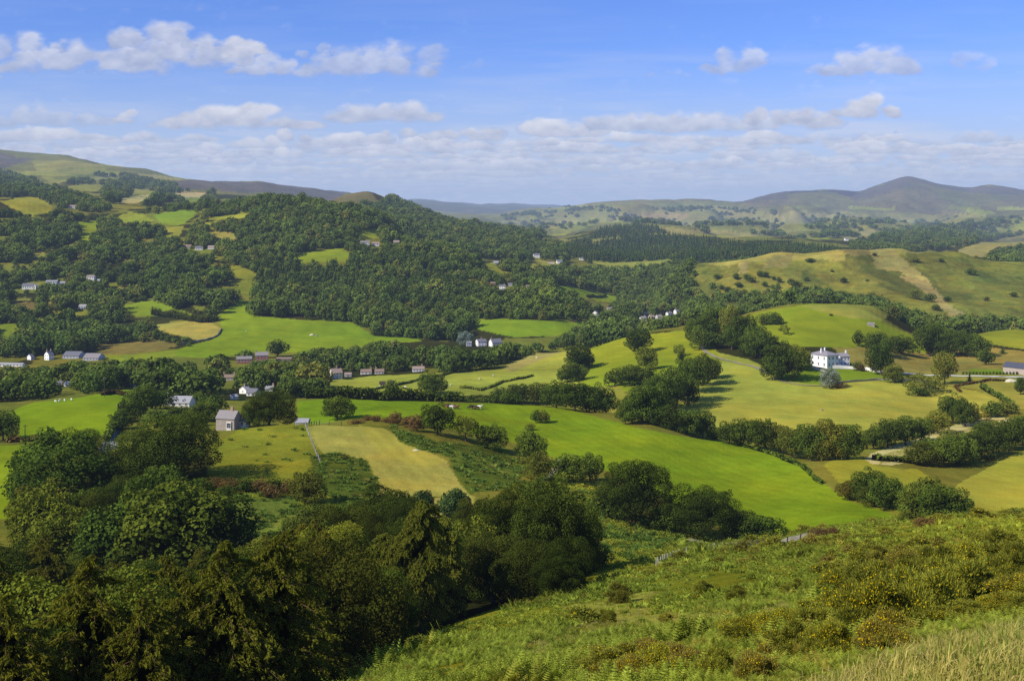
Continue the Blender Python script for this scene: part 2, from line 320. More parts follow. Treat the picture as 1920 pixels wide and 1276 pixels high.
NSX = fbm(Xg/(14+Yg/22), Yg/(14+Yg/22), 5, 111)*60+(vnoise(Xg*3, Yg*3, 5)-.5)*5; NSY = fbm(Xg/(14+Yg/22), Yg/(14+Yg/22), 5, 123)*16+(vnoise(Xg*3, Yg*3, 6)-.5)*3
FIELDS = []    # (poly, ymin, ymax, colour, mottle, keeps trees off)
def field(poly, y0, y1, c, mott=.25, clear=True, soft=0):
    m = (Yg > y0) & (Yg < y1) & (inpoly(jx, jy, poly) if mott < .5 else inpoly(jx+NSX, jy+NSY, poly))
    setc(m, c, mott)
    if clear: FIELDS.append((poly, y0, y1))
# --- far moors and hills
field([(-300,250),(0,285),(60,297),(0,315),(-300,300)], 2600, 4600, MOOR, .5, False)
field([(330,330),(480,343),(650,360),(640,380),(560,372),(420,360),(340,350)], 2500, 5600, MOOR, .6, False)
field([(1360,385),(1440,355),(1620,355),(1700,325),(1800,345),(2400,340),(2400,410),(1800,400),(1700,395),(1560,385),(1420,395)], 4200, 7600, lin(86,80,72), .6, False)
field([(1380,384),(1480,372),(1560,380),(1640,366),(1700,350),(1800,360),(2400,360),(2400,410),(1900,408),(1800,418),(1700,424),(1620,420),(1560,400),(1440,398)], 2900, 5900, lin(98,94,62), .8, False)
field([(1480,357),(1610,357),(1600,368),(1520,370),(1485,364)], 4200, 7600, lin(62,52,66), .3, False)
field([(610,385),(650,360),(700,360),(720,380),(700,392),(640,390)], 2200, 3000, lin(108,96,54), .6, False)
field([(60,302),(110,300),(160,304),(205,314),(190,322),(150,330),(108,346),(85,338),(68,320)], 2400, 4300, lin(120,134,60), .4)
field([(150,345),(185,344),(200,350),(180,360),(150,358),(118,352)], 1900, 3600, lin(112,134,56), .3)
field([(160,330),(230,332),(225,340),(170,338)], 1900, 3600, lin(112,134,56), .3)
field([(218,376),(250,367),(285,365),(282,374),(255,382),(225,382)], 1700, 3300, lin(176,166,100), .3)
field([(322,363),(350,359),(392,362),(388,370),(340,371)], 1700, 3300, lin(176,160,104), .3)
field([(345,372),(378,371),(375,383),(350,383)], 1700, 3300, lin(96,132,48), .3)
field([(2,378),(40,368),(70,370),(98,385),(92,400),(60,404),(36,398)], 1400, 2300, lin(128,142,44), .3)
field([(40,372),(70,372),(97,390),(75,388)], 1400, 2300, lin(118,136,44), .3, False)
field([(146,416),(190,414),(184,428),(172,446),(170,460),(146,458),(145,440)], 1300, 2200, lin(104,142,30), .3)
field([(214,408),(240,398),(270,404),(290,416),(262,418),(228,420)], 1300, 2300, lin(116,142,46), .5)
field([(285,404),(310,398),(372,393),(362,408),(346,420),(330,424),(302,420)], 1300, 2300, lin(96,136,40), .3)
field([(305,426),(345,424),(338,440),(325,450),(312,446)], 1200, 2200, lin(120,138,50), .4)
field([(380,414),(400,406),(435,402),(466,400),(465,408),(430,414),(392,422),(380,420)], 1300, 2200, lin(124,144,48), .3)
field([(382,438),(420,434),(440,438),(450,450),(434,462),(428,452),(400,448)], 1200, 2100, lin(146,140,62), .5)
field([(538,484),(580,472),(640,464),(662,476),(650,492),(600,490),(560,492)], 1250, 1700, lin(104,142,34), .3)
field([(660,440),(690,430),(712,432),(708,446),(670,447)], 1350, 1900, lin(108,142,40), .3)
field([(752,432),(780,437),(822,454),(812,461),(780,457),(760,446)], 1350, 1900, lin(132,148,54), .3)
field([(672,450),(712,447),(720,460),(690,464)], 1300, 1800, ROUGH, .5)
field([(908,496),(925,492),(945,508),(980,510),(1005,506),(990,500),(955,498),(960,494),(1010,498),(1002,516),(960,514),(935,520)], 1250, 2000, lin(116,142,50), .3)
field([(984,492),(1010,486),(1050,492),(1048,500),(1000,500)], 1700, 2500, lin(126,142,60), .4)
field([(870,526),(905,526),(910,535),(880,534)], 1150, 1700, lin(108,136,44), .3)
field([(1022,518),(1044,520),(1050,530),(1030,526)], 1200, 2000, lin(130,144,56), .3)
field([(1036,536),(1072,536),(1126,552),(1130,557),(1100,558),(1060,550),(1036,548)], 1000, 1900, lin(100,142,34), .25)
field([(1085,528),(1110,534),(1104,540),(1084,534)], 1100, 1900, lin(108,142,44), .25)
field([(1108,558),(1140,548),(1162,558),(1152,568),(1120,566)], 1000, 1900, lin(104,142,36), .25)
field([(1112,566),(1146,570),(1136,577),(1108,576)], 1000, 1900, lin(120,126,60), .3)
field([(1205,572),(1228,576),(1222,584),(1206,580)], 1100, 1900, lin(112,142,46), .3)
field([(1105,488),(1150,492),(1230,488),(1256,484),(1262,492),(1220,500),(1170,504),(1120,500)], 1800, 2500, lin(126,146,64), .3)
setc((Yg > 6300) & (PX < 1150), lin(66,84,76), .5)  # bluish forest green, distance haze put into the ground colour
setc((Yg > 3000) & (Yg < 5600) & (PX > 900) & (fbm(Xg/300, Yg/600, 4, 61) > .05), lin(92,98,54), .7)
# far right hillside
field([(920,405),(1060,388),(1160,382),(1300,380),(1380,382),(1440,400),(1560,392),(1920,410),(1920,450),(1600,445),(1500,450),(1400,440),(1250,425),(1160,418),(1060,430),(960,425)], 2900, 5900, lin(104,118,62), .7, False)
field([(1035,430),(1100,416),(1115,412),(1110,422),(1085,432),(1050,440)], 2500, 5600, lin(110,138,58), .3)
field([(1230,424),(1290,430),(1380,434),(1440,448),(1400,452),(1330,445),(1260,438)], 2500, 5600, lin(146,138,74), .5)
field([(1160,400),(1240,398),(1300,404),(1280,412),(1200,416)], 2900, 5600, lin(138,124,76), .6, False)
field([(1580,436),(1640,430),(1640,440),(1600,450),(1582,446)], 2500, 5600, lin(148,142,84), .4)
field([(1445,402),(1600,396),(1620,404),(1560,412),(1470,410)], 3200, 5600, lin(134,132,74), .5, False)
field([(1480,415),(1560,418),(1590,436),(1540,440),(1500,430)], 2600, 5600, lin(112,130,62), .4, False)
field([(1795,470),(1840,452),(1890,440),(2320,430),(2320,450),(1870,462),(1840,482),(1810,482)], 2000, 2900, lin(142,136,70), .4)
field([(1895,410),(1960,405),(1960,425),(1900,425)], 3000, 5600, lin(112,138,60), .3)
# patchwork of small enclosures over the far slopes
rp = random.Random(9)
for k in range(70):
    cx_ = rp.uniform(940, 1930) if k % 4 else rp.uniform(60, 340); cy_ = rp.uniform(386, 448) if k % 4 else rp.uniform(310, 372); a_ = rp.uniform(18, 55); b_ = rp.uniform(2.5, 6.5); sk = rp.uniform(-.12, .12)
    q_ = [(cx_+a_*math.cos(t_)*rp.uniform(.8, 1.15), cy_+b_*math.sin(t_)*rp.uniform(.8, 1.2)+sk*a_*math.cos(t_)) for t_ in (.5, 2.4, 3.7, 5.6)]
    field(q_, 2500, 5800, rp.choice([lin(116,140,58), lin(104,134,50), lin(130,140,68), lin(144,142,80), lin(96,118,54), lin(120,132,60)]), .3, rp.random() < .6)
for k in range(34):
    cx_ = rp.uniform(-20, 430); cy_ = rp.uniform(405, 600); a_ = rp.uniform(9, 26); b_ = rp.uniform(3, 7.5)
    q_ = [(cx_+a_*math.cos(t_)*rp.uniform(.75, 1.2), cy_+b_*math.sin(t_)*rp.uniform(.75, 1.2)) for t_ in (.4, 1.6, 2.7, 3.8, 5.5)]
    field(q_, 1120, 1900, rp.choice([lin(104,126,46), lin(112,122,52), lin(96,118,42), lin(124,124,58)]), .6)
# bracken hill
BH = [(1290,512),(1310,485),(1370,476),(1470,460),(1560,466),(1690,458),(1790,466),(1900,484),(2400,480),(2400,620),(1900,600),(1790,600),(1700,585),(1650,560),(1560,548),(1500,540),(1440,560),(1380,580),(1330,580)]
field(BH, 960, 1700, lin(90,112,50), .9)
hm = (Yg > 980) & (Yg < 1650) & (PX > 1250); hn = fbm(Xg/45, Yg/80, 5, 401)
setc(hm & (hn > .10) & inpoly(jx, jy, BH), lin(102,126,52), .8); setc(hm & (hn < -.12) & inpoly(jx, jy, BH), lin(72,96,44), .9)
field([(1300,500),(1310,485),(1370,476),(1470,460),(1560,466),(1700,460),(1780,466),(1730,478),(1580,480),(1590,492),(1500,486),(1440,490),(1380,496)], 1300, 1700, lin(144,142,68), .65)
field([(1560,468),(1660,466),(1664,482),(1600,484)], 1300, 1700, lin(120,114,62), .7)
field([(1640,470),(1690,466),(1700,480),(1740,520),(1750,535),(1720,528),(1700,510),(1660,508)], 1200, 1700, lin(154,146,80), .7)
field([(1700,520),(1745,530),(1780,570),(1825,598),(1790,600),(1760,570)], 1000, 1500, lin(140,130,76), .75)
field([(1440,480),(1480,476),(1470,500),(1430,505)], 1250, 1600, lin(124,122,66), .8)
field([(1380,495),(1400,490),(1392,515),(1378,512)], 1250, 1600, lin(142,136,80), .6)
# mid hill behind the mansion
field([(1400,600),(1410,588),(1450,578),(1530,568),(1640,573),(1668,588),(1652,604),(1700,624),(1735,640),(1738,662),(1690,658),(1640,650),(1560,650),(1500,650),(1455,640),(1425,622)], 640, 900, lin(102,138,34), .2)
field([(1500,572),(1640,570),(1668,588),(1655,600),(1600,598),(1540,584)], 640, 900, lin(124,140,60), .3)
field([(1560,650),(1640,648),(1738,662),(1830,650),(1930,660),(1930,700),(1700,704),(1600,690),(1580,670)], 560, 800, lin(142,130,60), .7)
field([(1815,628),(1870,618),(1960,606),(2400,600),(2400,660),(1960,660),(1850,645)], 660, 1000, lin(108,138,42), .25)
# mid right yellow field and lawn
field([(1345,660),(1400,672),(1440,690),(1520,716),(1540,712),(1700,716),(1760,722),(1880,740),(1890,770),(1810,775),(1790,785),(1700,800),(1620,815),(1560,810),(1480,815),(1380,812),(1320,805),(1270,775),(1290,730),(1320,700)], 400, 700, lin(143,157,62), .35)
field([(1440,700),(1475,700),(1520,690),(1600,694),(1700,700),(1690,715),(1600,712),(1540,722),(1480,714)], 520, 700, lin(96,134,30), .25)
field([(1700,700),(2400,704),(2400,780),(1890,770),(1840,730),(1760,722)], 480, 700, lin(138,144,58), .4)
field([(1815,692),(1960,694),(1960,702),(1815,702)], 520, 700, lin(94,136,34), .25)
# hay field with swathes
field([(1600,880),(1635,850),(1700,828),(1790,795),(1860,780),(1900,785),(1860,810),(1760,840),(1730,860),(1660,876)], 330, 480, lin(172,174,112), .3)
for k in range(9):
    o = k*3.2-12
    field([(1650,862+o*.55),(1730,838+o*.8),(1870,790+o*.35),(1870,791.2+o*.35),(1730,839.6+o*.8),(1650,863.3+o*.55)], 330, 480, lin(116,128,56), .3, False)
field([(1660,885),(1720,878),(1760,905),(1720,925),(1670,900)], 280, 400, lin(122,144,44), .3)
field([(1740,960),(1800,905),(1860,872),(1930,838),(2400,820),(2400,1000),(1840,985),(1780,985)], 240, 385, lin(134,154,56), .35)
# fields either side of the strip wood, centre
field([(600,745),(600,722),(620,712),(700,704),(860,698),(960,690),(1010,662),(1090,640),(1110,650),(1060,700),(1160,760),(1100,752),(1040,745),(900,740),(760,748),(660,748)], 480, 860, lin(138,156,60), .35)
field([(940,688),(1010,660),(1090,638),(1094,646),(1040,665),(960,698)], 600, 900, lin(158,146,76), .4)
field([(1085,725),(1110,680),(1105,655),(1130,634),(1290,618),(1345,655),(1350,680),(1300,700),(1240,700),(1150,745),(1110,745)], 480, 900, lin(112,146,36), .25)
field([(1090,725),(1160,722),(1190,755),(1150,775),(1120,750)], 440, 700, lin(134,142,52), .3)
field([(870,604),(900,598),(960,598),(1105,602),(1085,616),(1060,628),(965,632),(900,618)], 900, 1200, lin(98,142,34), .2)
field([(1098,590),(1060,592),(1060,598),(1100,597)], 950, 1250, lin(146,132,60), .6)
# valley floor, left
field([(405,592),(430,575),(455,560),(470,570),(478,592),(560,598),(660,603),(700,628),(780,634),(790,640),(690,648),(640,656),(560,662),(470,660),(400,672),(330,668),(320,658),(400,636),(418,618)], 850, 1250, lin(98,140,30), .2)
field([(425,500),(445,495),(480,515),(478,540),(455,555),(430,545),(440,520)], 1150, 1600, lin(104,132,44), .5)
field([(222,578),(260,566),(292,562),(330,578),(368,592),(330,592),(250,590)], 950, 1350, lin(104,140,36), .25)
field([(284,608),(330,604),(392,602),(412,615),(408,632),(375,640),(330,628),(300,620)], 880, 1200, lin(152,146,66), .35)
field([(196,665),(280,662),(330,655),(330,668),(280,676),(210,678)], 780, 1050, lin(104,140,40), .3)
field([(160,645),(300,640),(340,650),(310,662),(200,668)], 800, 1050, lin(122,112,54), .6)
field([(-20,608),(30,605),(42,620),(36,636),(-20,640)], 900, 1200, lin(104,138,36), .3)
field([(24,566),(110,566),(118,572),(60,580),(28,578)], 950, 1300, lin(116,104,56), .6)
field([(60,598),(130,582),(110,600),(70,608)], 950, 1300, lin(120,124,50), .5)
# near left fields
field([(20,770),(60,755),(150,745),(240,728),(252,735),(232,765),(214,800),(190,816),(100,828),(42,822)], 385, 640, lin(102,144,26), .2)
field([(300,722),(400,712),(414,718),(400,728),(320,726)], 560, 760, lin(120,146,44), .25)
field([(-300,836),(90,834),(120,850),(66,880),(34,930),(40,970),(-300,1000)], 215, 400, lin(104,144,28), .2)
field([(1545,870),(1600,850),(1640,872),(1690,880),(1760,905),(1800,930),(1760,990),(1690,990),(1640,955),(1590,925)], 240, 372, lin(112,136,44), .35, False)
# the knoll
field([(400,830),(440,806),(500,802),(572,795),(640,900),(700,950),(640,1010),(400,1010),(370,915),(400,880)], 170, 360, lin(100,126,40), .6, True)
field([(430,940),(560,930),(600,980),(560,1010),(430,1010)], 170, 300, lin(84,116,48), .8, False)
field([(570,800),(600,796),(700,800),(760,826),(810,848),(838,862),(862,905),(884,930),(770,930),(705,948),(700,885),(680,860),(610,850),(590,830)], 215, 370, lin(144,152,70), .48)
field([(672,797),(720,802),(762,830),(800,845),(836,862),(800,876),(760,866),(715,850),(690,820)], 215, 370, lin(152,158,66), .3, False)
field([(590,856),(640,850),(690,868),(714,905),(708,952),(640,950),(600,900)], 200, 330, lin(66,96,34), 1, False)
field([(735,798),(830,830),(930,838),(990,880),(975,912),(890,926),(866,890),(838,858),(790,845),(745,826)], 215, 370, lin(70,102,36), 1, True)
field([(700,960),(780,938),(900,930),(900,960),(760,985)], 170, 260, lin(146,146,66), .5)
field([(960,905),(1100,900),(1180,960),(1280,1010),(1180,1050),(1050,1000)], 150, 300, lin(84,110,34), 1, False)
field([(1090,1000),(1130,990),(1170,1002),(1160,1012),(1110,1016)], 130, 260, lin(142,142,62), .4, True)
# the big green pasture
PAST = [(555,752),(640,746),(720,750),(800,753),(900,755),(985,755),(1050,762),(1120,780),(1200,802),(1300,822),(1380,830),(1440,843),(1500,868),(1540,903),(1600,940),(1660,958),(1730,990),(1600,1030),(1460,1030),(1380,1000),(1290,960),(1200,910),(1130,880),(1050,865),(1010,845),(960,828),(900,816),(830,802),(760,792),(700,782),(640,788),(590,795),(560,792)]
field(PAST, 215, 480, VIVID, .45)

for pl in ([(1060,770),(1066,770),(1240,850),(1400,985),(1396,985),(1236,852)], [(1110,790),(1400,850),(1560,940),(1557,942),(1398,853)]):
    pass
# bare clearings on the gorse slope
field([(1060,1145),(1180,1120),(1240,1105),(1200,1135),(1260,1150),(1380,1150),(1480,1125),(1500,1140),(1380,1170),(1200,1170)], 40, 130, lin(140,150,56), .6)
field([(1400,1330),(1650,1285),(1920,1205),(2300,1150),(2300,1700),(1400,1700)], 5, 33, lin(146,150,72), .7)
# leaf litter under the near woods and the gully, woodland shade put into its colour
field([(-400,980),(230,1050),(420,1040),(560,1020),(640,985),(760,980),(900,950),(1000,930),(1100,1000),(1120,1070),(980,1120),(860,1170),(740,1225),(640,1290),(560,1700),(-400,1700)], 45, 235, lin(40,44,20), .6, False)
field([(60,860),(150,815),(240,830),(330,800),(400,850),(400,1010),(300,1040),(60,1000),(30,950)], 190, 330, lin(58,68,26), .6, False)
d1 = fbm(Xg/35, Yg/55, 5, 201); d2 = fbm(Xg/9+Yg/30, Yg/14, 4, 207); d3 = fbm(Xg/120, Yg/150, 3, 211)
k_ = (1+d1*.55+d2*.24)*(1+.05*np.sin(Xg*1.5+Yg*.5+d1*4)*(vnoise(Xg/30, Yg/50, 219) > .5)*(Yg < 700)); colr[..., 0] *= k_*(1+d3*.55+d2*.12); colr[..., 1] *= k_*(1+d3*.12); colr[..., 2] *= k_
V = np.stack([Xg, Yg, Zg], -1).reshape(-1, 3)
nr, nc = PX.shape
idx = np.arange(nr*nc).reshape(nr, nc)
Q = np.stack([idx[:-1, :-1], idx[:-1, 1:], idx[1:, 1:], idx[1:, :-1]], -1).reshape(-1, 4)
m_ground, t, o = material("ground")
tc = t.n('ShaderNodeTexCoord').outputs['Object']; ac = t.n('ShaderNodeAttribute'); ac.attribute_name = 'Col'
nA = t.noise(tc, .9, 5, .65); nB = t.noise(tc, .11, 5, .6); nC = t.noise(tc, .017, 5, .6); nD = t.noise(tc, .0035, 5, .6)
# patches that change tint with distance-independent world scales
v = t.math('ADD', t.mr(nA, .3, .7, -.5, .5), t.mr(nB, .3, .7, -.7, .7)); v = t.math('ADD', v, t.mr(nC, .3, .7, -.6, .6)); v = t.math('ADD', v, t.mr(nD, .3, .7, -.3, .3))
fac = t.math('ADD', 1.0, t.math('MULTIPLY', v, t.math('MULTIPLY', ac.outputs['Alpha'], .42)))
c = t.vmath('SCALE', ac.outputs['Color']); t.L.new(fac, c.node.inputs['Scale'])
warm = t.mix(1.0, c, (1.28, 1.02, .72), 'MULTIPLY'); cool = t.mix(1.0, c, (.78, .95, .85), 'MULTIPLY')
nE = t.noise(tc, .045, 5, .65)
c = t.mix(t.math('MULTIPLY', t.mr(nE, .5, .72, 0, 1), t.mr(ac.outputs['Alpha'], 0, 1, .25, .9)), c, warm)
c = t.mix(t.math('MULTIPLY', t.mr(nE, .5, .3, 0, 1), t.mr(ac.outputs['Alpha'], 0, 1, .2, .9)), c, cool)
b = t.n('ShaderNodeBsdfDiffuse'); t.put(b.inputs[0], c)
bp = t.n('ShaderNodeBump'); bp.inputs['Distance'].default_value = .5; t.put(bp.inputs['Strength'], t.math('MULTIPLY', ac.outputs['Alpha'], .8)); t.put(bp.inputs['Height'], t.math('ADD', nA, t.math('MULTIPLY', nB, 2.0))); t.put(b.inputs['Normal'], bp.outputs[0])
t.put(o.inputs[0], b.outputs[0])
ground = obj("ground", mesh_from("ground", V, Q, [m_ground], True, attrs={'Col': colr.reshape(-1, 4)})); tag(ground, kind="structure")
# ------------------------------------------------------------------ foliage
def leafmat(name, dark, light, warm=None, trans=.25, inst=.25, wf=.3, scale=.12):
    "leaf colours: tint of each leaf clump, a drift through the crown, a change from tree to tree"
    m, t, o = material(name)
    a = t.n('ShaderNodeAttribute'); a.attribute_name = 'Tint'
    oi = t.n('ShaderNodeObjectInfo'); tc = t.n('ShaderNodeTexCoord').outputs['Object']
    n = t.noise(tc, 5.0, 2, .5)
    f = t.math('ADD', t.math('MULTIPLY', a.outputs['Fac'], .85), t.math('MULTIPLY', n, .3))
    c = t.mix(t.math('ADD', f, -.05, clamp=True), dark, light)
    if warm:
        w = t.math('MULTIPLY', t.mr(oi.outputs['Random'], 1-wf, 1, 0, 1), t.mr(n, .35, .6, .4, 1))
        c = t.mix(w, c, warm)
    ln = t.noise(oi.outputs['Location'], .022, 3, .6); ln2 = t.noise(oi.outputs['Location'], .006, 2, .6)
    c = t.mix(t.mr(ln, .48, .7, 0, .55), c, t.mix(1.0, c, (1.4, 1.25, .85), 'MULTIPLY')); c = t.mix(t.mr(ln2, .5, .34, 0, .75), c, t.mix(1.0, c, (.62, .74, .8), 'MULTIPLY'))
    r2 = t.math('FRACT', t.math('MULTIPLY', oi.outputs['Random'], 7.31))
    s = t.vmath('SCALE', c); t.L.new(t.mr(r2, 0, 1, 1-inst, 1+inst), s.node.inputs['Scale'])
    d = t.n('ShaderNodeBsdfDiffuse'); t.put(d.inputs[0], s)
    tr = t.n('ShaderNodeBsdfTranslucent'); t.put(tr.inputs[0], t.mix(1.0, s, (1.3, 1.25, .5), 'MULTIPLY'))
    mx = t.n('ShaderNodeMixShader'); mx.inputs[0].default_value = trans; t.put(mx.inputs[1], d.outputs[0]); t.put(mx.inputs[2], tr.outputs[0])
    t.put(o.inputs[0], mx.outputs[0]); return m
M = {}
M['oak'] = leafmat('oak_leaves', lin(46,60,20), lin(108,124,42), lin(126,122,44), wf=.25, inst=.32)
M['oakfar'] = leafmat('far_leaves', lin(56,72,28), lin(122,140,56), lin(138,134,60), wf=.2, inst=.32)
M['olive'] = leafmat('olive_leaves', lin(70,80,24), lin(134,138,44), lin(140,118,44), wf=.2)
M['silver'] = leafmat('silver_leaves', lin(104,114,92), lin(168,174,150))
M['pine'] = leafmat('pine_needles', lin(38,56,28), lin(92,112,56), trans=.1)
M['conifer'] = leafmat('conifer_needles', lin(56,76,32), lin(104,126,54), lin(130,130,54), trans=.1, inst=.32, wf=.15)
M['larch'] = leafmat('larch_needles', lin(58,62,15), lin(146,140,44), lin(140,122,40), trans=.3, inst=.2, wf=.2)
M['birch'] = leafmat('birch_leaves', lin(92,100,30), lin(164,162,58), trans=.35)
M['bracken'] = leafmat('bracken_fronds', lin(100,114,34), lin(184,188,68), lin(170,140,60), trans=.3, inst=.3, wf=.16)
M['gorse'] = leafmat('gorse_spines', lin(92,96,32), lin(164,160,56), lin(142,120,56), trans=.12, inst=.25, wf=.25)
M['heather'] = leafmat('russet_leaves', lin(84,66,36), lin(132,104,56), trans=.15)
M['flower'] = leafmat('gorse_flowers', lin(205,170,10), lin(250,215,20), trans=.3, inst=.1)
M['grass'] = leafmat('grass_blades', lin(134,132,50), lin(206,190,100), lin(214,190,112), trans=.35, inst=.25, wf=.5)
M['core'] = simple('inner_shade', lin(14,18,7), 1, .3, 3, spec=0)  # near-black hulls stand in for the shade inside foliage
M['bark'] = simple('bark', lin(92,78,62), .95, .35, 6, bump=.5, spec=.1)
M['larchbark'] = simple('larch_bark', lin(110,84,66), .95, .35, 6, bump=.5, spec=.1)
M['birchbark'] = simple('birch_bark', lin(200,190,175), .8, .35, 8, bump=.3, spec=.2)

def unit(v): return v/np.maximum(np.linalg.norm(v, axis=-1, keepdims=True), 1e-9)
def quads(P, Nn, s, rg, asp=1.0):
    "one small leaf-clump face at each P facing Nn, size s (n,)"
    n = len(P); r = unit(rg.normal(size=(n, 3))); a = unit(np.cross(Nn, r)); b = np.cross(Nn, a)
    s = s[:, None]*.5
    j = lambda: 1+rg.uniform(-.35, .35, (n, 1))
    V = np.stack([P+a*s*j()*asp, P+b*s*j(), P-a*s*j()*asp, P-b*s*j()], 1).reshape(-1, 3)
    return V, np.arange(n*4).reshape(-1, 4)
def blobs(nl, rg, cz, sxy, sz, r0, r1, flat=-.45, spread=(.55, .82)):
    L = []
    k = 0
    while len(L) < nl:
        k += 1
        d = unit(rg.normal(size=3)); 
        if d[2] < flat: continue
        q = rg.uniform(*spread); r = rg.uniform(r0, r1)
        p = np.array([d[0]*sxy*q, d[1]*sxy*q, cz+d[2]*sz*q])
        if k < nl*30 and any(np.linalg.norm(p-l[0]) < .62*min(r, l[1]) for l in L): continue
        L.append((p, r))
    return L
def ico(c, rx, rz, sub=1):
    import bmesh
    bm = bmesh.new(); bmesh.ops.create_icosphere(bm, subdivisions=sub, radius=1)
    V = np.array([v.co[:] for v in bm.verts])*np.array([rx, rx, rz])+np.array(c); Fc = np.array([[v.index for v in f.verts] for f in bm.faces]); bm.free(); return V, Fc
class Acc:
    def __init__(s): s.V = []; s.T = []; s.F = {}; s.n = 0
    def add(s, V, Fc, tint, mat):
        s.V.append(V); s.T.append(np.broadcast_to(tint, (len(V),)).astype(np.float32)); s.F.setdefault((Fc.shape[1], mat), []).append(Fc+s.n); s.n += len(V)
    def mesh(s, name, mats, smooth=False):
        Fs = []; mi = []
        for (k, m), fl in s.F.items(): f = np.concatenate(fl); Fs.append(f); mi.append(np.full(len(f), m))
        return mesh_from(name, np.concatenate(s.V), Fs, mats, smooth, np.concatenate(mi), {'Tint': np.concatenate(s.T)})
def crown(name, mats, seed, n, s, nl=34, r=(.13, .24), cz=.50, sxy=.5, sz=.49, flat=-.62, core=.62, jit=.55, spread=(.55, .82)):
    rg = np.random.default_rng(seed); L = blobs(nl, rg, cz, sxy, sz, r[0], r[1], flat, spread)
    # a few big limbs swell out so that no two outlines match
    for k in range(4):
        a = rg.uniform(0, 6.28); q = rg.uniform(.55, .95); L.append((np.array([math.cos(a)*sxy*q, math.sin(a)*sxy*q, cz+rg.uniform(-.3, .2)*sz*2]), r[1]*rg.uniform(.8, 1.2)))
    for k in range(6): p_, r_ = L[int(rg.integers(len(L)))]; L.append((p_*np.array([1.22, 1.22, 1.12])-np.array([0, 0, cz*.1]), r_*.6))
    A_ = Acc(); w = np.array([l[1]**2 for l in L]); w /= w.sum(); cen = np.array([0, 0, cz])
    for (p, rr), wi in zip(L, w):
        m = int(n*wi)+3; d = unit(rg.normal(size=(m*2, 3))); out = unit(p-cen+np.array([0, 0, .12]))
        d = d[(d@out > -.35)][:m]; P = p+d*rr*rg.uniform(.72, 1.08, (len(d), 1))*np.array([1, 1, .85])
        ins = np.zeros(len(P), bool)
        for (q, r2) in L:
            if q is not p: ins |= np.linalg.norm(P-q, axis=1) < r2*.72
        P = P[~ins]; d = d[~ins]
        N_ = unit(d+rg.normal(size=d.shape)*jit+np.array([0, 0, .25]))
        V, Fq = quads(P, N_, s*rg.uniform(.6, 1.35, len(P)), rg)
        tn = np.repeat(np.clip(rg.uniform(0, 1, len(P))*.28+.3+d[:, 2]*.3+rg.uniform(-.3, .3), 0, 1), 4); A_.add(V, Fq, tn, 0)  # lobe tops tinted lighter, light from above put into the leaf colour
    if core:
        m = int(n*.2); d = unit(rg.normal(size=(m, 3))); P = d*rg.uniform(.45, .8, (m, 1))*np.array([sxy, sxy, sz])+np.array([0, 0, cz]); V, Fq = quads(P, unit(d+rg.normal(size=d.shape)*.5), s*1.5*rg.uniform(.6, 1.3, m), rg); A_.add(V, Fq, np.repeat(rg.uniform(0, .08, m), 4), 0)  # inner leaves tinted dark, shade within the crown put into their colour
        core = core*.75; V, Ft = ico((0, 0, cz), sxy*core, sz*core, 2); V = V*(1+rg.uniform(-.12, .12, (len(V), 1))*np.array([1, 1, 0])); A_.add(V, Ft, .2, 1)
    return A_.mesh(name, mats)
def tube(path, rad, k=6):
    path = np.asarray(path, float); n = len(path); V = []
    for i in range(n):
        d = unit(path[min(i+1, n-1)]-path[max(i-1, 0)]); a = unit(np.cross(d, [.31, .95, .12])); b = np.cross(d, a)
        th = np.arange(k)*2*math.pi/k; V.append(path[i]+(np.cos(th)[:, None]*a+np.sin(th)[:, None]*b)*rad[i])
    V = np.concatenate(V); Q = []
    for i in range(n-1):
        for j in range(k): Q.append((i*k+j, i*k+(j+1) % k, (i+1)*k+(j+1) % k, (i+1)*k+j))
    return V, np.array(Q)
def trunk(name, mat, seed, h=.6, r=.03, limbs=7, spread=.33, r_top=.3, lean=.02):
    rg = np.random.default_rng(seed); A_ = Acc()
    pts = [np.array([0, 0, -.06])]; k = 6
    for i in range(1, k+1): pts.append(np.array([rg.normal()*lean*i/2, rg.normal()*lean*i/2, h*i/k]))
    rad = [r*1.5]+[r*(1-(1-r_top)*i/k) for i in range(1, k+1)]; V, Q = tube(pts, rad, 8); A_.add(V, Q, .5, 0)
    for i in range(limbs):
        z = h*rg.uniform(.4, .95); a = i*2.4+rg.uniform(-.4, .4); s0 = np.array([0, 0, z]); e = s0+np.array([math.cos(a)*spread, math.sin(a)*spread, rg.uniform(.12, .3)])*rg.uniform(.7, 1.1)
        mid = (s0+e)/2+np.array([0, 0, .03]); V, Q = tube([s0, mid, e], [r*.5, r*.32, r*.1], 5); A_.add(V, Q, .5, 0)
    return A_.mesh(name, [mat], True)
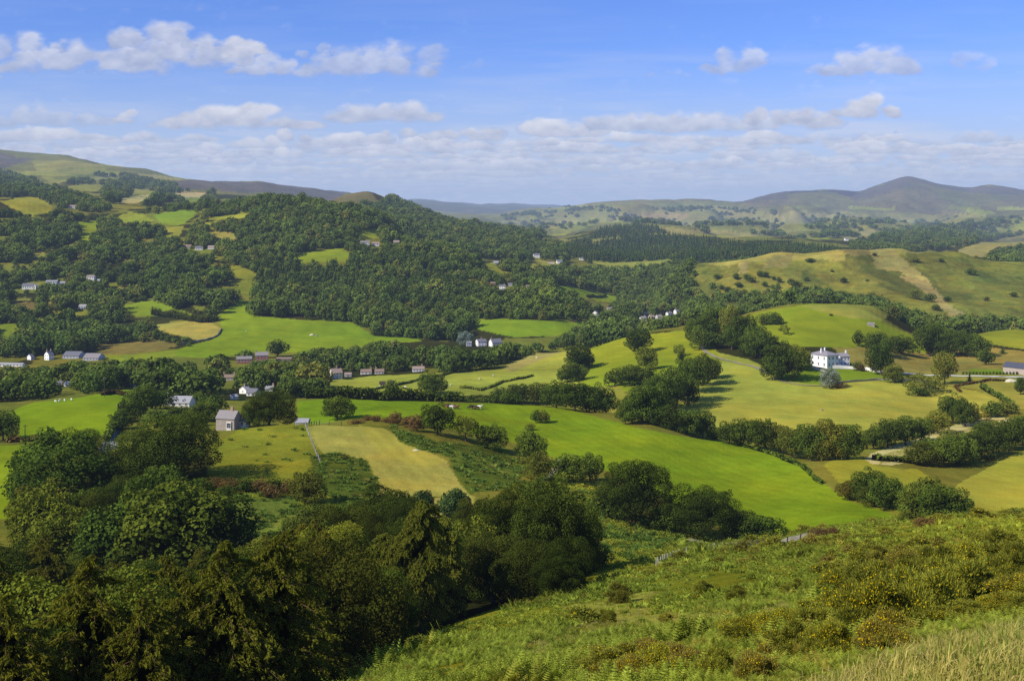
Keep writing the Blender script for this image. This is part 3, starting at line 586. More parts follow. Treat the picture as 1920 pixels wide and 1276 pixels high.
def conifer(name, mats, seed, n, s, tiers=13, w=.17, base=.08, droop=.5, pw=.85, tw=1.):
    "a spire of drooping tiers"
    rg = np.random.default_rng(seed); A_ = Acc()
    for i in range(tiers):
        f = i/(tiers-1); z = base+(1-base)*f*.97; rr = w*(1-f**1.4)**pw*(1+rg.uniform(-.15, .15))+.006; nb = max(4, int(13*(1-f)+4))
        for b in range(nb):
            a = rg.uniform(0, 6.28); L_ = rr*rg.uniform(.75, 1.2); m = max(2, int(n/tiers/nb*(1.7-f*1.3)))
            q = rg.uniform(.15, 1, m)**.7; P = np.stack([np.cos(a)*q*L_, np.sin(a)*q*L_, z+.02-q*L_*droop], 1)+rg.normal(size=(m, 3))*s*.42
            N_ = unit(np.array([math.cos(a)*.6, math.sin(a)*.6, .8])+rg.normal(size=(m, 3))*.5)
            V, Fq = quads(P, N_, s*rg.uniform(.6, 1.3, m)*(1.1-f*.5), rg); A_.add(V, Fq, np.repeat(np.clip(rg.uniform(.1, .8, m)+q*.2, 0, 1), 4), 0)
    # near-black inner hull in place of shade
    th = np.arange(7)*2*math.pi/7; V = np.concatenate([np.stack([np.cos(th)*w*.5, np.sin(th)*w*.5, np.full(7, base)], 1), [[0, 0, .9]]]); A_.add(V, np.array([(i, (i+1) % 7, 7) for i in range(7)]), .2, 1)
    return A_.mesh(name, mats)
def spray(name, mats, seed, tiers, w, base, top_pw, sprig, nper, hang, up, size, gap=0.0):
    "an open-branched tree (larch, birch): real boughs carrying hanging sprigs of small blades"
    rg = np.random.default_rng(seed); A_ = Acc(); W = Acc(); nb_tot = 0
    for i in range(tiers):
        f = i/(tiers-1); z = base+(1-base)*f*.98
        nb = int(rg.integers(3, 6)) if f < .85 else 3
        for b in range(nb):
            a = rg.uniform(0, 6.28); L_ = (w*(1-f**1.35)**top_pw+.015)*rg.uniform(.7, 1.15)
            q = np.linspace(0, 1, 7); dirh = np.array([math.cos(a), math.sin(a), 0])
            path = np.array([0, 0, z])+dirh*q[:, None]*L_+np.array([0, 0, 1])*(up*q-(up+.25)*q**2*.9)[:, None]*L_
            V, Q = tube(path, .0045*(1-f*.6)*(1-q*.8), 4); W.add(V, Q, .5, 0)
            m = int(nper*(L_/w)+3)
            for k in range(m):
                t_ = rg.uniform(.18, 1.02); p = np.array([np.interp(t_, q, path[:, c]) for c in range(3)])
                side = np.array([-math.sin(a), math.cos(a), 0])*rg.normal()*L_*.17*(1.1-t_*.6); p = p+side
                bl = sprig; sd_ = unit(np.array([rg.normal()*.5, rg.normal()*.5, -hang])+dirh*.5)
                ln = size*rg.uniform(1.5, 4.0)
                tq = rg.uniform(0, 1, bl)[:, None]; P = p+sd_*tq*ln+rg.normal(size=(bl, 3))*size*.30
                ax = unit(sd_+rg.normal(size=(bl, 3))*.45); sw = unit(np.cross(ax, rg.normal(size=(bl, 3)))); ll = (size*rg.uniform(.8, 1.7, bl))[:, None]; ww = size*.27; V = np.stack([P-ax*ll*.5, P+sw*ww, P+ax*ll, P-sw*ww], 1).reshape(-1, 3); Fq = np.arange(bl*4).reshape(-1, 4)
                A_.add(V, Fq, np.repeat(np.clip(rg.uniform(0, 1, bl)*.7+.3*t_, 0, 1), 4), 0)
    if gap:
        V, Ft = ico((0, 0, .5), w*gap, .36, 2); A_.add(V, Ft, .1, 1)
    return A_.mesh(name, mats), W
M['oakdark'] = leafmat('oak_leaves_dark', lin(36,46,15), lin(92,104,34), lin(108,102,36), wf=.2, inst=.3)  # darker copy for the near oaks, their shade put into the leaf colour
P = {}   # prototype meshes
core = M['core']
for mk in ('oak', 'olive', 'silver', 'heather'):
    nb = {'oak': 5, 'olive': 2, 'silver': 1, 'heather': 1}[mk]
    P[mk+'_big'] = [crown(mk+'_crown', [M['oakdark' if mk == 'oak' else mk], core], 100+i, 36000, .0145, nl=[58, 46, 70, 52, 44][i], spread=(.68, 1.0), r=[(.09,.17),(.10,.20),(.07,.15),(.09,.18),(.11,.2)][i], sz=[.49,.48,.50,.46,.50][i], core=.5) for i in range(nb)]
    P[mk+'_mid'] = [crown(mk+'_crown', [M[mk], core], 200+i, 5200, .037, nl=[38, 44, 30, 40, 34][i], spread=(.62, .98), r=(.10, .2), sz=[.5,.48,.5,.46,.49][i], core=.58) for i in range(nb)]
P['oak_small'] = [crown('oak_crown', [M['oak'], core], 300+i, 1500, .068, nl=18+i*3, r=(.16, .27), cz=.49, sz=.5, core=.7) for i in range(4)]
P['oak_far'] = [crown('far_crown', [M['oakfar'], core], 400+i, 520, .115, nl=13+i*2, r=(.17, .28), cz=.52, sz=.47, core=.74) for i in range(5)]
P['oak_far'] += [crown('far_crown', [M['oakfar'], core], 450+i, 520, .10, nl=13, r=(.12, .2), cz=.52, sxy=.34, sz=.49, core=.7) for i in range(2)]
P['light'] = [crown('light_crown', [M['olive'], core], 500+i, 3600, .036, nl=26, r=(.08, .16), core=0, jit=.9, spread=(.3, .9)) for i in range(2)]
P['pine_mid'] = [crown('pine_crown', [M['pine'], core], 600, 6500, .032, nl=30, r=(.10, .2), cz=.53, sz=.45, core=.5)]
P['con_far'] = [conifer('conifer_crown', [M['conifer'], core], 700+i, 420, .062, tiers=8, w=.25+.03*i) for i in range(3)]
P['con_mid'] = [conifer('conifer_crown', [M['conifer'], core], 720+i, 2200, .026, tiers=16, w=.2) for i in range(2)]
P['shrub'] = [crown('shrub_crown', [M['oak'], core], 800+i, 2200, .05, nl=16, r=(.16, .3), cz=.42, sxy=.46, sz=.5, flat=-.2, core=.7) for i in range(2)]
P['shrub_warm'] = [crown('shrub_crown', [M['heather'], core], 810, 2200, .05, nl=16, r=(.16, .3), cz=.42, sxy=.46, sz=.5, flat=-.2, core=.7)]
P['trunk'] = [trunk('trunk', M['bark'], 900+i) for i in range(3)]
larch = [spray('larch_crown', [M['larch'], core], 1000+i, 30, .36, .10, .6, 17, 50, .45, .30, .0105, .2) for i in range(3)]
P['larch'] = [a for a, b in larch]; P['larch_bough'] = [b.mesh('larch_boughs', [M['larchbark']], True) for a, b in larch]
birch = [spray('birch_crown', [M['birch'], core], 1100+i, 34, .25, .12, .32, 14, 64, 1.0, .75, .0125, .3) for i in range(2)]
P['birch'] = [a for a, b in birch]; P['birch_bough'] = [b.mesh('birch_boughs', [M['larchbark']], True) for a, b in birch]
P['ltrunk'] = [trunk('larch_trunk', M['larchbark'], 950, .9, .016, 0, r_top=.12, lean=.003)]; P['btrunk'] = [trunk('birch_trunk', M['birchbark'], 960, .8, .017, 0, .16, r_top=.2, lean=.008)]

# gorse, bracken, grass
def gorse(seed, n, s, fl, mats):
    rg = np.random.default_rng(seed); A_ = Acc()
    L = blobs(28, rg, .30, .46, .5, .11, .2, -.62, (.45, .9))
    for p, rr in L:
        m = int(n/len(L)); d = unit(rg.normal(size=(m, 3))); d[:, 2] = np.abs(d[:, 2])*.8+.1*d[:, 2]; q = p+d*rr*rg.uniform(.5, 1.1, (m, 1))
        # spiny upright shoots
        ax = unit(d+rg.normal(size=(m, 3))*.35+np.array([0, 0, .6])); sd_ = unit(np.cross(ax, rg.normal(size=(m, 3)))); l = s*rg.uniform(1.2, 2.6, (m, 1)); w = s*.32
        V = np.stack([q-sd_*w, q+sd_*w, q+ax*l], 1).reshape(-1, 3); A_.add(V, np.arange(m*3).reshape(-1, 3), np.repeat(rg.uniform(0, 1, m), 3), 0)
        k = int(m*fl*rg.uniform(0, 2)); 
        if k > 0:
            k = min(k, m); V, Fq = quads((q+ax*l*.8)[:k], unit(ax[:k]+rg.normal(size=(k, 3))*.5), np.full(k, s*1.0), rg); A_.add(V, Fq, np.repeat(rg.uniform(0, 1, k), 4), 2)
    V, Ft = ico((0, 0, .12), .27, .2, 2); A_.add(V, Ft, .1, 0)
    return A_.mesh('gorse_spines', mats)
P['gorse'] = [gorse(1200+i, 20000, .021, .06*(i % 2)+.03, [M['gorse'], core, M['flower']]) for i in range(3)]
P['gorse_lo'] = [gorse(1210+i, 1800, .07, .03, [M['gorse'], core, M['flower']]) for i in range(3)]
def frondclump(seed, nf, seg, mats, tall=1.0):
    rg = np.random.default_rng(seed); A_ = Acc()
    for i in range(nf):
        a = rg.uniform(0, 6.28); o_ = rg.normal(size=2)*.22; L_ = rg.uniform(.45, .8)*tall; lean = rg.uniform(.35, .95)
        q = np.linspace(0, 1, seg+1); base = np.array([o_[0], o_[1], -.05]); dh = np.array([math.cos(a), math.sin(a), 0])
        path = base+dh*(q**1.6)[:, None]*L_*lean+np.array([0, 0, 1])*(q-.42*lean*q**2)[:, None]*L_
        sd_ = np.array([-math.sin(a), math.cos(a), .0])
        wd = .16*np.sin(np.clip(q*.85+.15, 0, 1)*math.pi)*tall
        tnt = rg.uniform(0, 1)
        for k in range(1, seg+1):
            for sg in (-1, 1):
                p0 = path[k-1]; p1 = path[k]; tip = (p0+p1)/2+sd_*sg*wd[k]*1.25+(p1-p0)*.9*min(1, 6/seg)-np.array([0, 0, .03]); V = np.stack([p0, p0+(p1-p0)*(.62 if seg > 6 else 1), tip]); A_.add(V, np.array([[0, 1, 2]]), tnt*.7+.3*q[k], 0)
    return A_.mesh('bracken', mats)
P['bracken'] = [frondclump(1300+i, 24, 11, [M['bracken']], 1.0) for i in range(4)]
M['brackendark'] = leafmat('dark_bracken', lin(66,90,32), lin(124,144,58), lin(140,124,60), trans=.25, inst=.25, wf=.12)
P['bracken_dk'] = [frondclump(1340+i, 16, 2, [M['brackendark']]) for i in range(3)]
P['bracken_lo'] = [frondclump(1320+i, 16, 2, [M['bracken']]) for i in range(3)]
def tuft(seed, nb, mats):
    rg = np.random.default_rng(seed); A_ = Acc(); md = rg.normal(size=2)*.4
    for i in range(nb):
        a = rg.uniform(0, 6.28); b = rg.normal(size=2)*.12; L_ = rg.uniform(.07, .25)*rg.uniform(.6, 1.1); ln = rg.uniform(.1, 1.0); dh = np.array([math.cos(a), math.sin(a), 0])+np.array([md[0]+.2, md[1], 0])
        p0 = np.array([b[0], b[1], -.03]); p1 = p0+dh*L_*ln*.35+np.array([0, 0, L_*.6]); p2 = p0+dh*L_*ln+np.array([0, 0, L_*(1-.35*ln)]); s_ = np.array([-math.sin(a), math.cos(a), 0])*.006
        A_.add(np.stack([p0-s_, p0+s_, p1+s_*.8, p1-s_*.8]), np.array([[0, 1, 2, 3]]), rg.uniform(0, .6), 0); A_.add(np.stack([p1-s_*.8, p1+s_*.8, p2]), np.array([[0, 1, 2]]), rg.uniform(.3, 1), 0)
    return A_.mesh('grass_tuft', mats)
M['green'] = leafmat('green_blades', lin(88,112,32), lin(150,162,62), trans=.35)
P['tuft'] = [tuft(1400+i, 70, [M['grass']]) for i in range(4)]+[tuft(1410, 60, [M['green']])]

# ------------------------------------------------------------------ instancing of what nobody could count
def stuff(name, label, pts, protos, cat=None):
    "pts rows: x y z rot sx sz k ; one object that sets the prototypes out on its points"
    if len(pts) == 0: return
    pts = np.asarray(pts, float)
    me = bpy.data.meshes.new(name); me.vertices.add(len(pts)); me.vertices.foreach_set('co', pts[:, :3].astype(np.float32).ravel())
    a = me.attributes.new('rot', 'FLOAT_VECTOR', 'POINT'); a.data.foreach_set('vector', np.stack([np.zeros(len(pts)), np.zeros(len(pts)), pts[:, 3]], 1).astype(np.float32).ravel())
    a = me.attributes.new('scl', 'FLOAT_VECTOR', 'POINT'); a.data.foreach_set('vector', np.stack([pts[:, 4], pts[:, 4], pts[:, 5]], 1).astype(np.float32).ravel())
    a = me.attributes.new('pick', 'INT', 'POINT'); a.data.foreach_set('value', (pts[:, 6].astype(np.int32) % len(protos)))
    o = obj(name, me); col = bpy.data.collections.new(name+'_kinds')
    for i, m in enumerate(protos): col.objects.link(bpy.data.objects.new('%s_%02d' % (name, i), m))
    g = bpy.data.node_groups.new(name+'_set_out', 'GeometryNodeTree')
    g.interface.new_socket('Geometry', in_out='INPUT', socket_type='NodeSocketGeometry'); g.interface.new_socket('Geometry', in_out='OUTPUT', socket_type='NodeSocketGeometry')
    N_ = g.nodes; gi = N_.new('NodeGroupInput'); go = N_.new('NodeGroupOutput'); ip = N_.new('GeometryNodeInstanceOnPoints'); ci = N_.new('GeometryNodeCollectionInfo')
    ci.inputs['Collection'].default_value = col; ci.inputs['Separate Children'].default_value = True; ci.inputs['Reset Children'].default_value = True
    def at_(n, ty):
        x = N_.new('GeometryNodeInputNamedAttribute'); x.data_type = ty; x.inputs[0].default_value = n; return x.outputs[0]
    L = g.links; L.new(gi.outputs[0], ip.inputs['Points']); L.new(ci.outputs[0], ip.inputs['Instance']); ip.inputs['Pick Instance'].default_value = True
    L.new(at_('pick', 'INT'), ip.inputs['Instance Index']); e2r = N_.new('FunctionNodeEulerToRotation'); L.new(at_('rot', 'FLOAT_VECTOR'), e2r.inputs[0]); L.new(e2r.outputs[0], ip.inputs['Rotation'])
    L.new(at_('scl', 'FLOAT_VECTOR'), ip.inputs['Scale']); L.new(ip.outputs[0], go.inputs[0])
    md = o.modifiers.new('set_out', 'NODES'); md.node_group = g
    tag(o, label, cat or name.replace('_', ' '), kind='stuff'); return o
# ------------------------------------------------------------------ standing trees, each a thing
def tree(name, label, cat, loc, w, h, crown_me, trunk_me=None, rot=0., group=None, crown_name='crown', extra=None):
    r = bpy.data.objects.new(name, None); C.objects.link(r); r.location = loc; r.scale = (w, w, h); r.rotation_euler = (0, 0, rot); r.empty_display_size = .1
    tag(r, label, cat, group)
    obj(crown_name, crown_me, r)
    if trunk_me: obj('trunk', trunk_me, r)
    if extra: obj('boughs', extra, r)
    return r
KEEP = []   # (x0, y0, x1, y1, distance): what must stay in view behind nearer trees
def hides(px, pyb, pyt, w, Y):
    for (x0, y0, x1, y1, Yh) in KEEP:
        if Y < Yh+6 and px+w*.42 > x0 and px-w*.42 < x1 and pyt < y1-1 and pyb > y0: return True
    return False
# buildings: name, label, px centre, py base, ymin, ymax, width px, wall px, roof px, depth m, rot, wall, roof, options
BLD = [
 ('mansion','large white mansion with a grey hipped roof and two rows of windows',1549,689,590,700,27,23,7,12,34,'white','slateP',dict(hip=1,win=(3,2),side=(3,2),chim=[(-.25,0),(.2,.1)],door=1)),
 ('house_wing','lower white wing with its own chimney on the right of the mansion',1580,686,590,700,20,18,5,7,14,'white','slateP',dict(win=(3,2),side=(0,0),chim=[(.46,0)],door=0)),
 ('stone_house','reddish stone farmhouse with a pinkish grey slate roof beside the big round oak',427,806,350,420,38,22,12,5.0,-16,'stone','slateW',dict(win=(1,1),bay=1,chim=[(.18,0)],side=(0,0))),
 ('house_annexe','small lean slate roofed annexe at the right end of the stone farmhouse',457,802,352,430,14,14,9,3.6,-16,'cream','slateG',dict(win=(1,1),side=(0,0),chim=[])),
 ('cottage','long white cottage with three dormers in its pale slate roof',334,762,470,620,50,8,10,7,-6,'cream','slateL',dict(win=(4,1),dormers=3,chim=[(-.47,0)],side=(1,1))),
 ('cottage','grey roofed cottage seen end on between the left woods',187,893,240,330,17,16,24,8,62,'white','slateG',dict(win=(1,1),side=(1,1),chim=[(-.3,0)])),
 ('shed','small pale roofed shed above the end-on cottage by the lane',207,842,300,400,13,6,5,4,20,'cream','slateL',dict(win=(0,0),chim=[],side=(0,0))),
 ('farmhouse','white house with twin gables and chimneys at the far left of the valley',90,675,800,960,17,13,8,8,55,'white','slateG',dict(win=(2,2),chim=[(-.4,0),(.4,0)],side=(2,2))),
 ('barn','little white barn left of the twin gabled house',56,675,800,960,9,8,5,6,60,'white','slateG',dict(win=(1,1),chim=[],side=(0,0))),
 ('stable','long low white building at the left edge of the valley',18,687,780,930,70,5,3,5,-8,'white','slateL',dict(win=(8,1),chim=[],side=(0,0))),
 ('warehouse','left part of the long grey roofed sheds in the valley',136,672,790,930,40,7,8,16,-5,'grey','slateG',dict(win=(5,1),chim=[],side=(0,0))),
 ('warehouse','right part of the long grey roofed sheds in the valley',173,675,780,920,38,6,9,15,-5,'grey','slateW',dict(win=(5,1),chim=[],side=(0,0))),
 ('brick_house','lower left range of the red brick house in the valley trees',457,681,800,940,36,11,5,8,12,'brick','slateW',dict(win=(5,1),chim=[(-.1,0)],side=(1,1))),
 ('brick_house','taller gabled block of the red brick house in the valley trees',490,676,810,960,30,13,7,9,12,'brick','slateW',dict(win=(4,2),chim=[(-.45,0),(.45,0)],side=(1,2))),
 ('outbuilding','low pale building right of the broad tree near the brick house',532,676,800,960,36,4,3,6,4,'stone','tileB',dict(win=(0,0),chim=[],side=(0,0))),
 ('house','cream gabled house standing at the left end of the middle fields',629,710,700,860,26,15,9,7,28,'cream','tileP',dict(win=(3,2),chim=[(.1,0)],side=(2,2))),
 ('garage','low white outbuilding beside the cream gabled house',652,706,700,860,16,5,4,5,10,'white','tileP',dict(win=(1,1),chim=[],side=(0,0))),
 ('bungalow','first bungalow from the left with a brown roof and a chimney',686,701,720,880,26,5,5,8,4,'white','tileB',dict(win=(3,1),chim=[(.42,0)],side=(1,1))),
 ('bungalow','middle bungalow of the row with a pale roof',711,701,720,880,22,5,5,8,4,'cream','tileB',dict(win=(3,1),chim=[(-.4,0)],side=(1,1))),
 ('bungalow','white bungalow at the right end of the row behind the thin hedge',784,696,720,900,28,6,5,8,6,'white','tileP',dict(win=(4,1),chim=[(.3,0)],side=(1,1))),
 ('villa','large white villa with several gables by the silvery willow',902,649,860,980,22,11,5,9,20,'white','slateG',dict(win=(3,2),chim=[(.1,.2)],side=(2,2))),
 ('villa','grey roofed right part of the large white villa group',929,649,865,990,26,9,8,10,24,'white','slateG',dict(win=(4,2),chim=[(-.4,0)],side=(2,2))),
 ('greenhouse','pale grey slatted outbuilding left of the white villa',879,649,850,970,12,9,3,6,10,'grey','slateL',dict(win=(3,1),chim=[],side=(0,0))),
 ('house','small brick house above the white one on the wooded spur',924,535,1150,1700,12,5,3,8,10,'brick','tileB',dict(win=(2,1),chim=[],side=(0,0))),
 ('house','white house in the trees of the wooded spur',942,543,1100,1700,15,8,3,8,-4,'white','slateG',dict(win=(3,2),chim=[(.3,0)],side=(0,0))),
 ('barn','grey barn in the trees right of the white spur house',957,536,1150,1700,10,4,3,8,0,'grey','slateG',dict(win=(0,0),chim=[],side=(0,0))),
 ('cabin','pale cabin among trees at the right of the spur',989,539,1150,1700,9,4,2,6,0,'cream','tileB',dict(win=(1,1),chim=[],side=(0,0))),
 ('barn','round topped pale barn on the green shelf',930,494,1300,2300,12,3,3,9,0,'grey','slateL',dict(win=(0,0),chim=[],side=(0,0))),
 ('farmhouse','long cream farmhouse high on the central hill',684,461,1250,1700,22,8,3,9,8,'cream','slateW',dict(win=(5,2),chim=[(-.3,0)],side=(1,1))),
 ('farm_barn','cream barn joined to the right of the hill farmhouse',704,462,1250,1700,17,6,3,9,8,'cream','tileP',dict(win=(2,1),chim=[(0,0)],side=(0,0))),
 ('cottage','brown roofed cottage right of the hill farmhouse',743,458,1250,1700,14,5,4,8,4,'stone','tileP',dict(win=(2,1),chim=[],side=(0,0))),
 ('house','white house with a row of gables far up the valley',1006,484,1900,2600,15,7,3,10,6,'white','slateG',dict(win=(4,2),chim=[],side=(0,0))),
 ('farmhouse','cream farm right of the far gabled house',1049,495,1700,2500,13,7,3,9,10,'white','slateG',dict(win=(3,2),chim=[],side=(1,1))),
 ('barn','long low tan barn beside the cream farm up the valley',1033,494,1700,2500,16,3,2,8,0,'cream','tileB',dict(win=(0,0),chim=[],side=(0,0))),
 ('house','small white house at the foot of the conifer forest',1090,488,1900,2600,9,4,2,8,4,'white','slateG',dict(win=(2,1),chim=[],side=(0,0))),
 ('house','white gabled house behind the yellow garden',1117,594,1020,1500,12,9,5,7,60,'white','slateG',dict(win=(2,2),chim=[],side=(2,2))),
 ('barn','grey stone barn on the terrace above the white gabled house',1143,582,1040,1600,12,4,3,7,10,'stone','slateW',dict(win=(0,0),chim=[],side=(0,0))),
 ('terrace_house','leftmost white house of the village',1206,601,1000,1500,14,6,4,8,12,'white','slateW',dict(win=(3,1),chim=[(.3,0)],side=(1,1))),
 ('terrace_house','pink roofed house in the front of the village',1222,599,1000,1500,12,6,5,8,30,'cream','tileP',dict(win=(2,1),chim=[(0,0)],side=(1,1))),
 ('terrace_house','broad cream house in the middle of the village',1236,599,1000,1500,13,7,4,8,16,'cream','slateW',dict(win=(3,2),chim=[(.3,0)],side=(1,1))),
 ('terrace_house','low white house on the left rear of the village',1212,591,1020,1500,9,4,3,7,0,'white','slateG',dict(win=(2,1),chim=[],side=(0,0))),
 ('terrace_house','bright white house climbing the right of the village',1255,592,1020,1500,12,5,4,8,20,'white','slateG',dict(win=(3,1),chim=[(.2,0)],side=(1,1))),
 ('terrace_house','topmost white house at the right end of the village',1270,588,1020,1500,12,6,4,8,24,'white','slateG',dict(win=(3,2),chim=[(-.2,0)],side=(1,1))),
 ('hillside_house','leftmost white house among trees on the left hillside',52,543,1200,1500,26,8,5,9,8,'white','slateG',dict(win=(5,1),chim=[(0,0)],side=(1,1))),
 ('hillside_house','white gabled end of the leftmost hillside house',66,543,1200,1500,8,8,4,8,40,'white','slateW',dict(win=(1,1),chim=[],side=(1,1))),
 ('hillside_house','long white flat-topped house on the left hillside',96,535,1220,1550,26,9,3,9,12,'white','slateL',dict(win=(5,2),chim=[(-.2,0)],side=(1,1))),
 ('garage','low white annexe stepping down right of the flat-topped house',115,534,1220,1550,16,4,3,7,12,'white','slateL',dict(win=(2,1),chim=[],side=(0,0))),
 ('hillside_house','white house with three bays standing higher on the hillside',170,527,1220,1600,19,9,4,8,-4,'white','slateW',dict(win=(3,2),chim=[(.3,0)],side=(1,1))),
 ('shed','little white shed right of the three bay house',185,527,1220,1600,7,3,2,5,0,'white','slateL',dict(win=(0,0),chim=[],side=(0,0))),
 ('bungalow','white bungalow beside the yellow poplar',155,579,1050,1350,18,6,4,8,-6,'white','slateL',dict(win=(3,1),chim=[],side=(1,1))),
 ('farmhouse','cream roofed farm high in the trees below the tan fields',373,469,1350,1800,18,5,4,8,4,'cream','slateG',dict(win=(3,1),chim=[],side=(0,0))),
 ('barn','pinkish roofed barn right of the high farm',396,468,1350,1800,16,4,4,9,4,'cream','tileP',dict(win=(0,0),chim=[],side=(0,0))),
 ('barn','brown barn left of the high farm',352,466,1350,1800,16,4,4,9,0,'stone','tileB',dict(win=(0,0),chim=[],side=(0,0))),
 ('farmhouse','pink roofed farmhouse high on the left beside the hill field',136,391,1500,2300,18,4,4,10,4,'cream','tileP',dict(win=(4,1),chim=[],side=(0,0))),
 ('house','cottage with grey slates hidden in the trees behind the stone farmhouse',474,742,470,640,18,6,7,6,-14,'white','slateG',dict(win=(2,1),chim=[],side=(1,1))),
 ('house','white gabled cottage left of the one with grey slates',458,738,480,660,13,7,6,6,50,'white','slateL',dict(win=(1,1),chim=[(0,0)],side=(1,1))),
 ('house','pale roof glimpsed above the big round oak',505,733,500,700,14,4,4,7,0,'white','slateL',dict(win=(0,0),chim=[(.4,0)],side=(0,0))),
 ('shed','white walled shed behind the stone farmhouse',438,748,460,640,9,5,3,4,30,'white','slateL',dict(win=(0,0),chim=[],side=(0,0))),
 ('house','brown stone house in the trees at the centre left',428,713,600,820,22,6,4,7,0,'stone','tileB',dict(win=(3,1),chim=[(-.45,0),(.45,0)],side=(0,0))),
 ('barn','large grey roofed barn with pink walls at the right edge',1914,702,580,700,32,12,8,13,38,'pink','slateD',dict(win=(0,0),chim=[],side=(0,0),gf=1)),
 ('barn','low grey stone barn below the bracken hill',1634,611,760,1100,16,4,3,6,-14,'stone','slateW',dict(win=(0,0),chim=[],side=(0,0))),
 ('farmhouse','far white farm on the plain before the mountain',1588,452,2200,4500,9,4,2,12,4,'white','slateG',dict(win=(2,1),chim=[],side=(0,0))),
 ('shelter','low white pitched shelter on the knoll edge above the fence',566,794,320,400,24,3,5,5,0,'cream','slateL',dict(win=(0,0),chim=[],side=(0,0))),
 ('shed','small grey shed with a white front in the valley trees on the left',112,721,600,780,12,3,3,5,0,'white','slateG',dict(win=(0,0),chim=[],side=(0,0))),
 ('shed','pale shed just right of the grey one in the valley trees',127,724,600,780,12,4,3,5,0,'white','slateL',dict(win=(0,0),chim=[],side=(0,0))),
 ('shed','little white hut at the top of the left field',248,726,560,740,8,3,2,4,0,'white','slateG',dict(win=(0,0),chim=[],side=(0,0))),
]
BUILDINGS_KEEP = """
for b in BLD:
    x_, y_, z_ = at(b[2], b[3], b[4], b[5]); hf = b[7]*(.62 if b[6] < 30 else .3); KEEP.append((b[2]-b[6]*.5, b[3]-b[7]-b[8]-1, b[2]+b[6]*.5, b[3]-1-hf, y_))
KEEP.append((1640, 690, 1930, 704, 620))
"""
# ------------------------------------------------------------------ trees seen one by one
N_IND = {'n': 0}
def T(px, b, t, w, kind='oak', label='', ymin=0, ymax=1e9, group=None, nm=None):
    x, y, z = at(px, b, ymin, ymax); hp = b-t; h = hp*y/F; wd = w*y/F
    big = hp > 85 or w > 85; small = hp < 34
    k = random.randrange(99)
    P_ = None; tr = random.choice(P['trunk']); ex = None; cat = 'tree'; nm_ = 'broadleaf_tree'; cn = 'crown'
    if kind in ('oak',): P_ = P['oak_big'] if big else (P['oak_small'] if small else P['oak_mid'])
    elif kind in ('olive', 'silver', 'heather'): P_ = P[kind+('_big' if big else '_mid')]
    elif kind == 'light': P_ = P['light']
    elif kind == 'pine': P_ = P['pine_mid']; nm_ = 'pine_tree'
    elif kind == 'conifer': P_ = P['con_mid']; nm_ = 'conifer_tree'
    elif kind == 'shrub': P_ = P['shrub']; tr = None; nm_ = 'shrub'; cat = 'shrub'
    elif kind == 'shrub_warm': P_ = P['shrub_warm']; tr = None; nm_ = 'shrub'; cat = 'shrub'
    elif kind == 'birch':
        i = k % 2; P_ = [P['birch'][i]]; ex = P['birch_bough'][i]; tr = P['btrunk'][0]; nm_ = 'birch_tree'
    elif kind == 'larch':
        i = k % 3; P_ = [P['larch'][i]]; ex = P['larch_bough'][i]; tr = P['ltrunk'][0]; nm_ = 'larch_tree'
    me = P_[k % len(P_)]
    if small and kind != 'birch': tr = tr if hp > 26 and tr else None
    if kind in ('conifer',): wd *= 2.6
    if kind in ('birch', 'larch'): wd *= 2.5
    if kind == 'light': wd *= 1.15
    if kind in ('oak', 'olive', 'silver', 'heather', 'shrub', 'shrub_warm'): wd *= 1.04
    N_IND['n'] += 1
    return tree(nm or nm_, label, cat, (x, y, z-.15), wd, h*1.03, me, tr, random.uniform(0, 6.28), group, cn, ex)
def TT(lst, kind, label, ymin, ymax=1e9, group=None):
    for q in lst:
        T(*q[:4], q[4] if len(q) > 4 else kind, label, ymin, ymax, group if len(lst) > 1 else None)

PA = 'the bright green pasture'
T(632, 786, 742, 62, 'oak', 'round bushy tree standing alone on the left end of the bright green pasture', 340)
T(820, 815, 756, 58, 'oak', 'full dark oak between the stubble knoll and the bright green pasture', 300)
T(873, 828, 768, 50, 'light', 'thin-leaved oak with bare limbs just right of the full dark oak', 290)
T(922, 841, 796, 52, 'oak', 'low round tree beside the bracken slope, third in the line below the cattle', 280)
TT([(780, 808, 778, 30), (765, 800, 780, 26), (742, 797, 772, 24)], 'heather', 'russet bush at the top of the stubble field', 300, 480, 'russet bushes above the stubble')
TT([(705, 790, 776, 24), (690, 788, 778, 20), (726, 792, 780, 20), (668, 794, 786, 30)], 'shrub_warm', 'low brown thicket along the edge of the stubble field', 300, 480, 'low brown thickets')
T(993, 868, 803, 58, 'oak', 'upper tree of the tall pair leaning over the bright green pasture', 240)
T(1010, 900, 846, 48, 'oak', 'lower tree of the tall pair leaning over the bright green pasture', 240)
T(994, 806, 792, 18, 'shrub', 'tiny bush between the leaning pair and the two bushes in the pasture', 300)
TT([(1006, 793, 768, 20), (1019, 793, 769, 22)], 'oak', 'small dark bush of the pair out in the bright green pasture', 320, 480, 'pair of pasture bushes')
T(1067, 907, 850, 62, 'oak', 'broad rounded tree at the lower left edge of the bright green pasture', 215)
T(1106, 900, 850, 46, 'oak', 'narrower dark tree beside the broad rounded one at the pasture edge', 215)
T(1190, 985, 866, 128, 'oak', 'largest dark oak at the foot of the bright green pasture', 190)
T(1140, 970, 905, 60, 'shrub', 'bushy undergrowth left of the largest pasture oak', 190)
T(1312, 1010, 912, 122, 'oak', 'wide dark spreading oak second along the foot of the pasture', 200)
T(1384, 1012, 954, 60, 'oak', 'narrow tree between the wide oak and the rounded light one', 200)
T(1426, 1020, 966, 82, 'oak', 'rounded lighter tree at the right end of the pasture-foot row', 200)
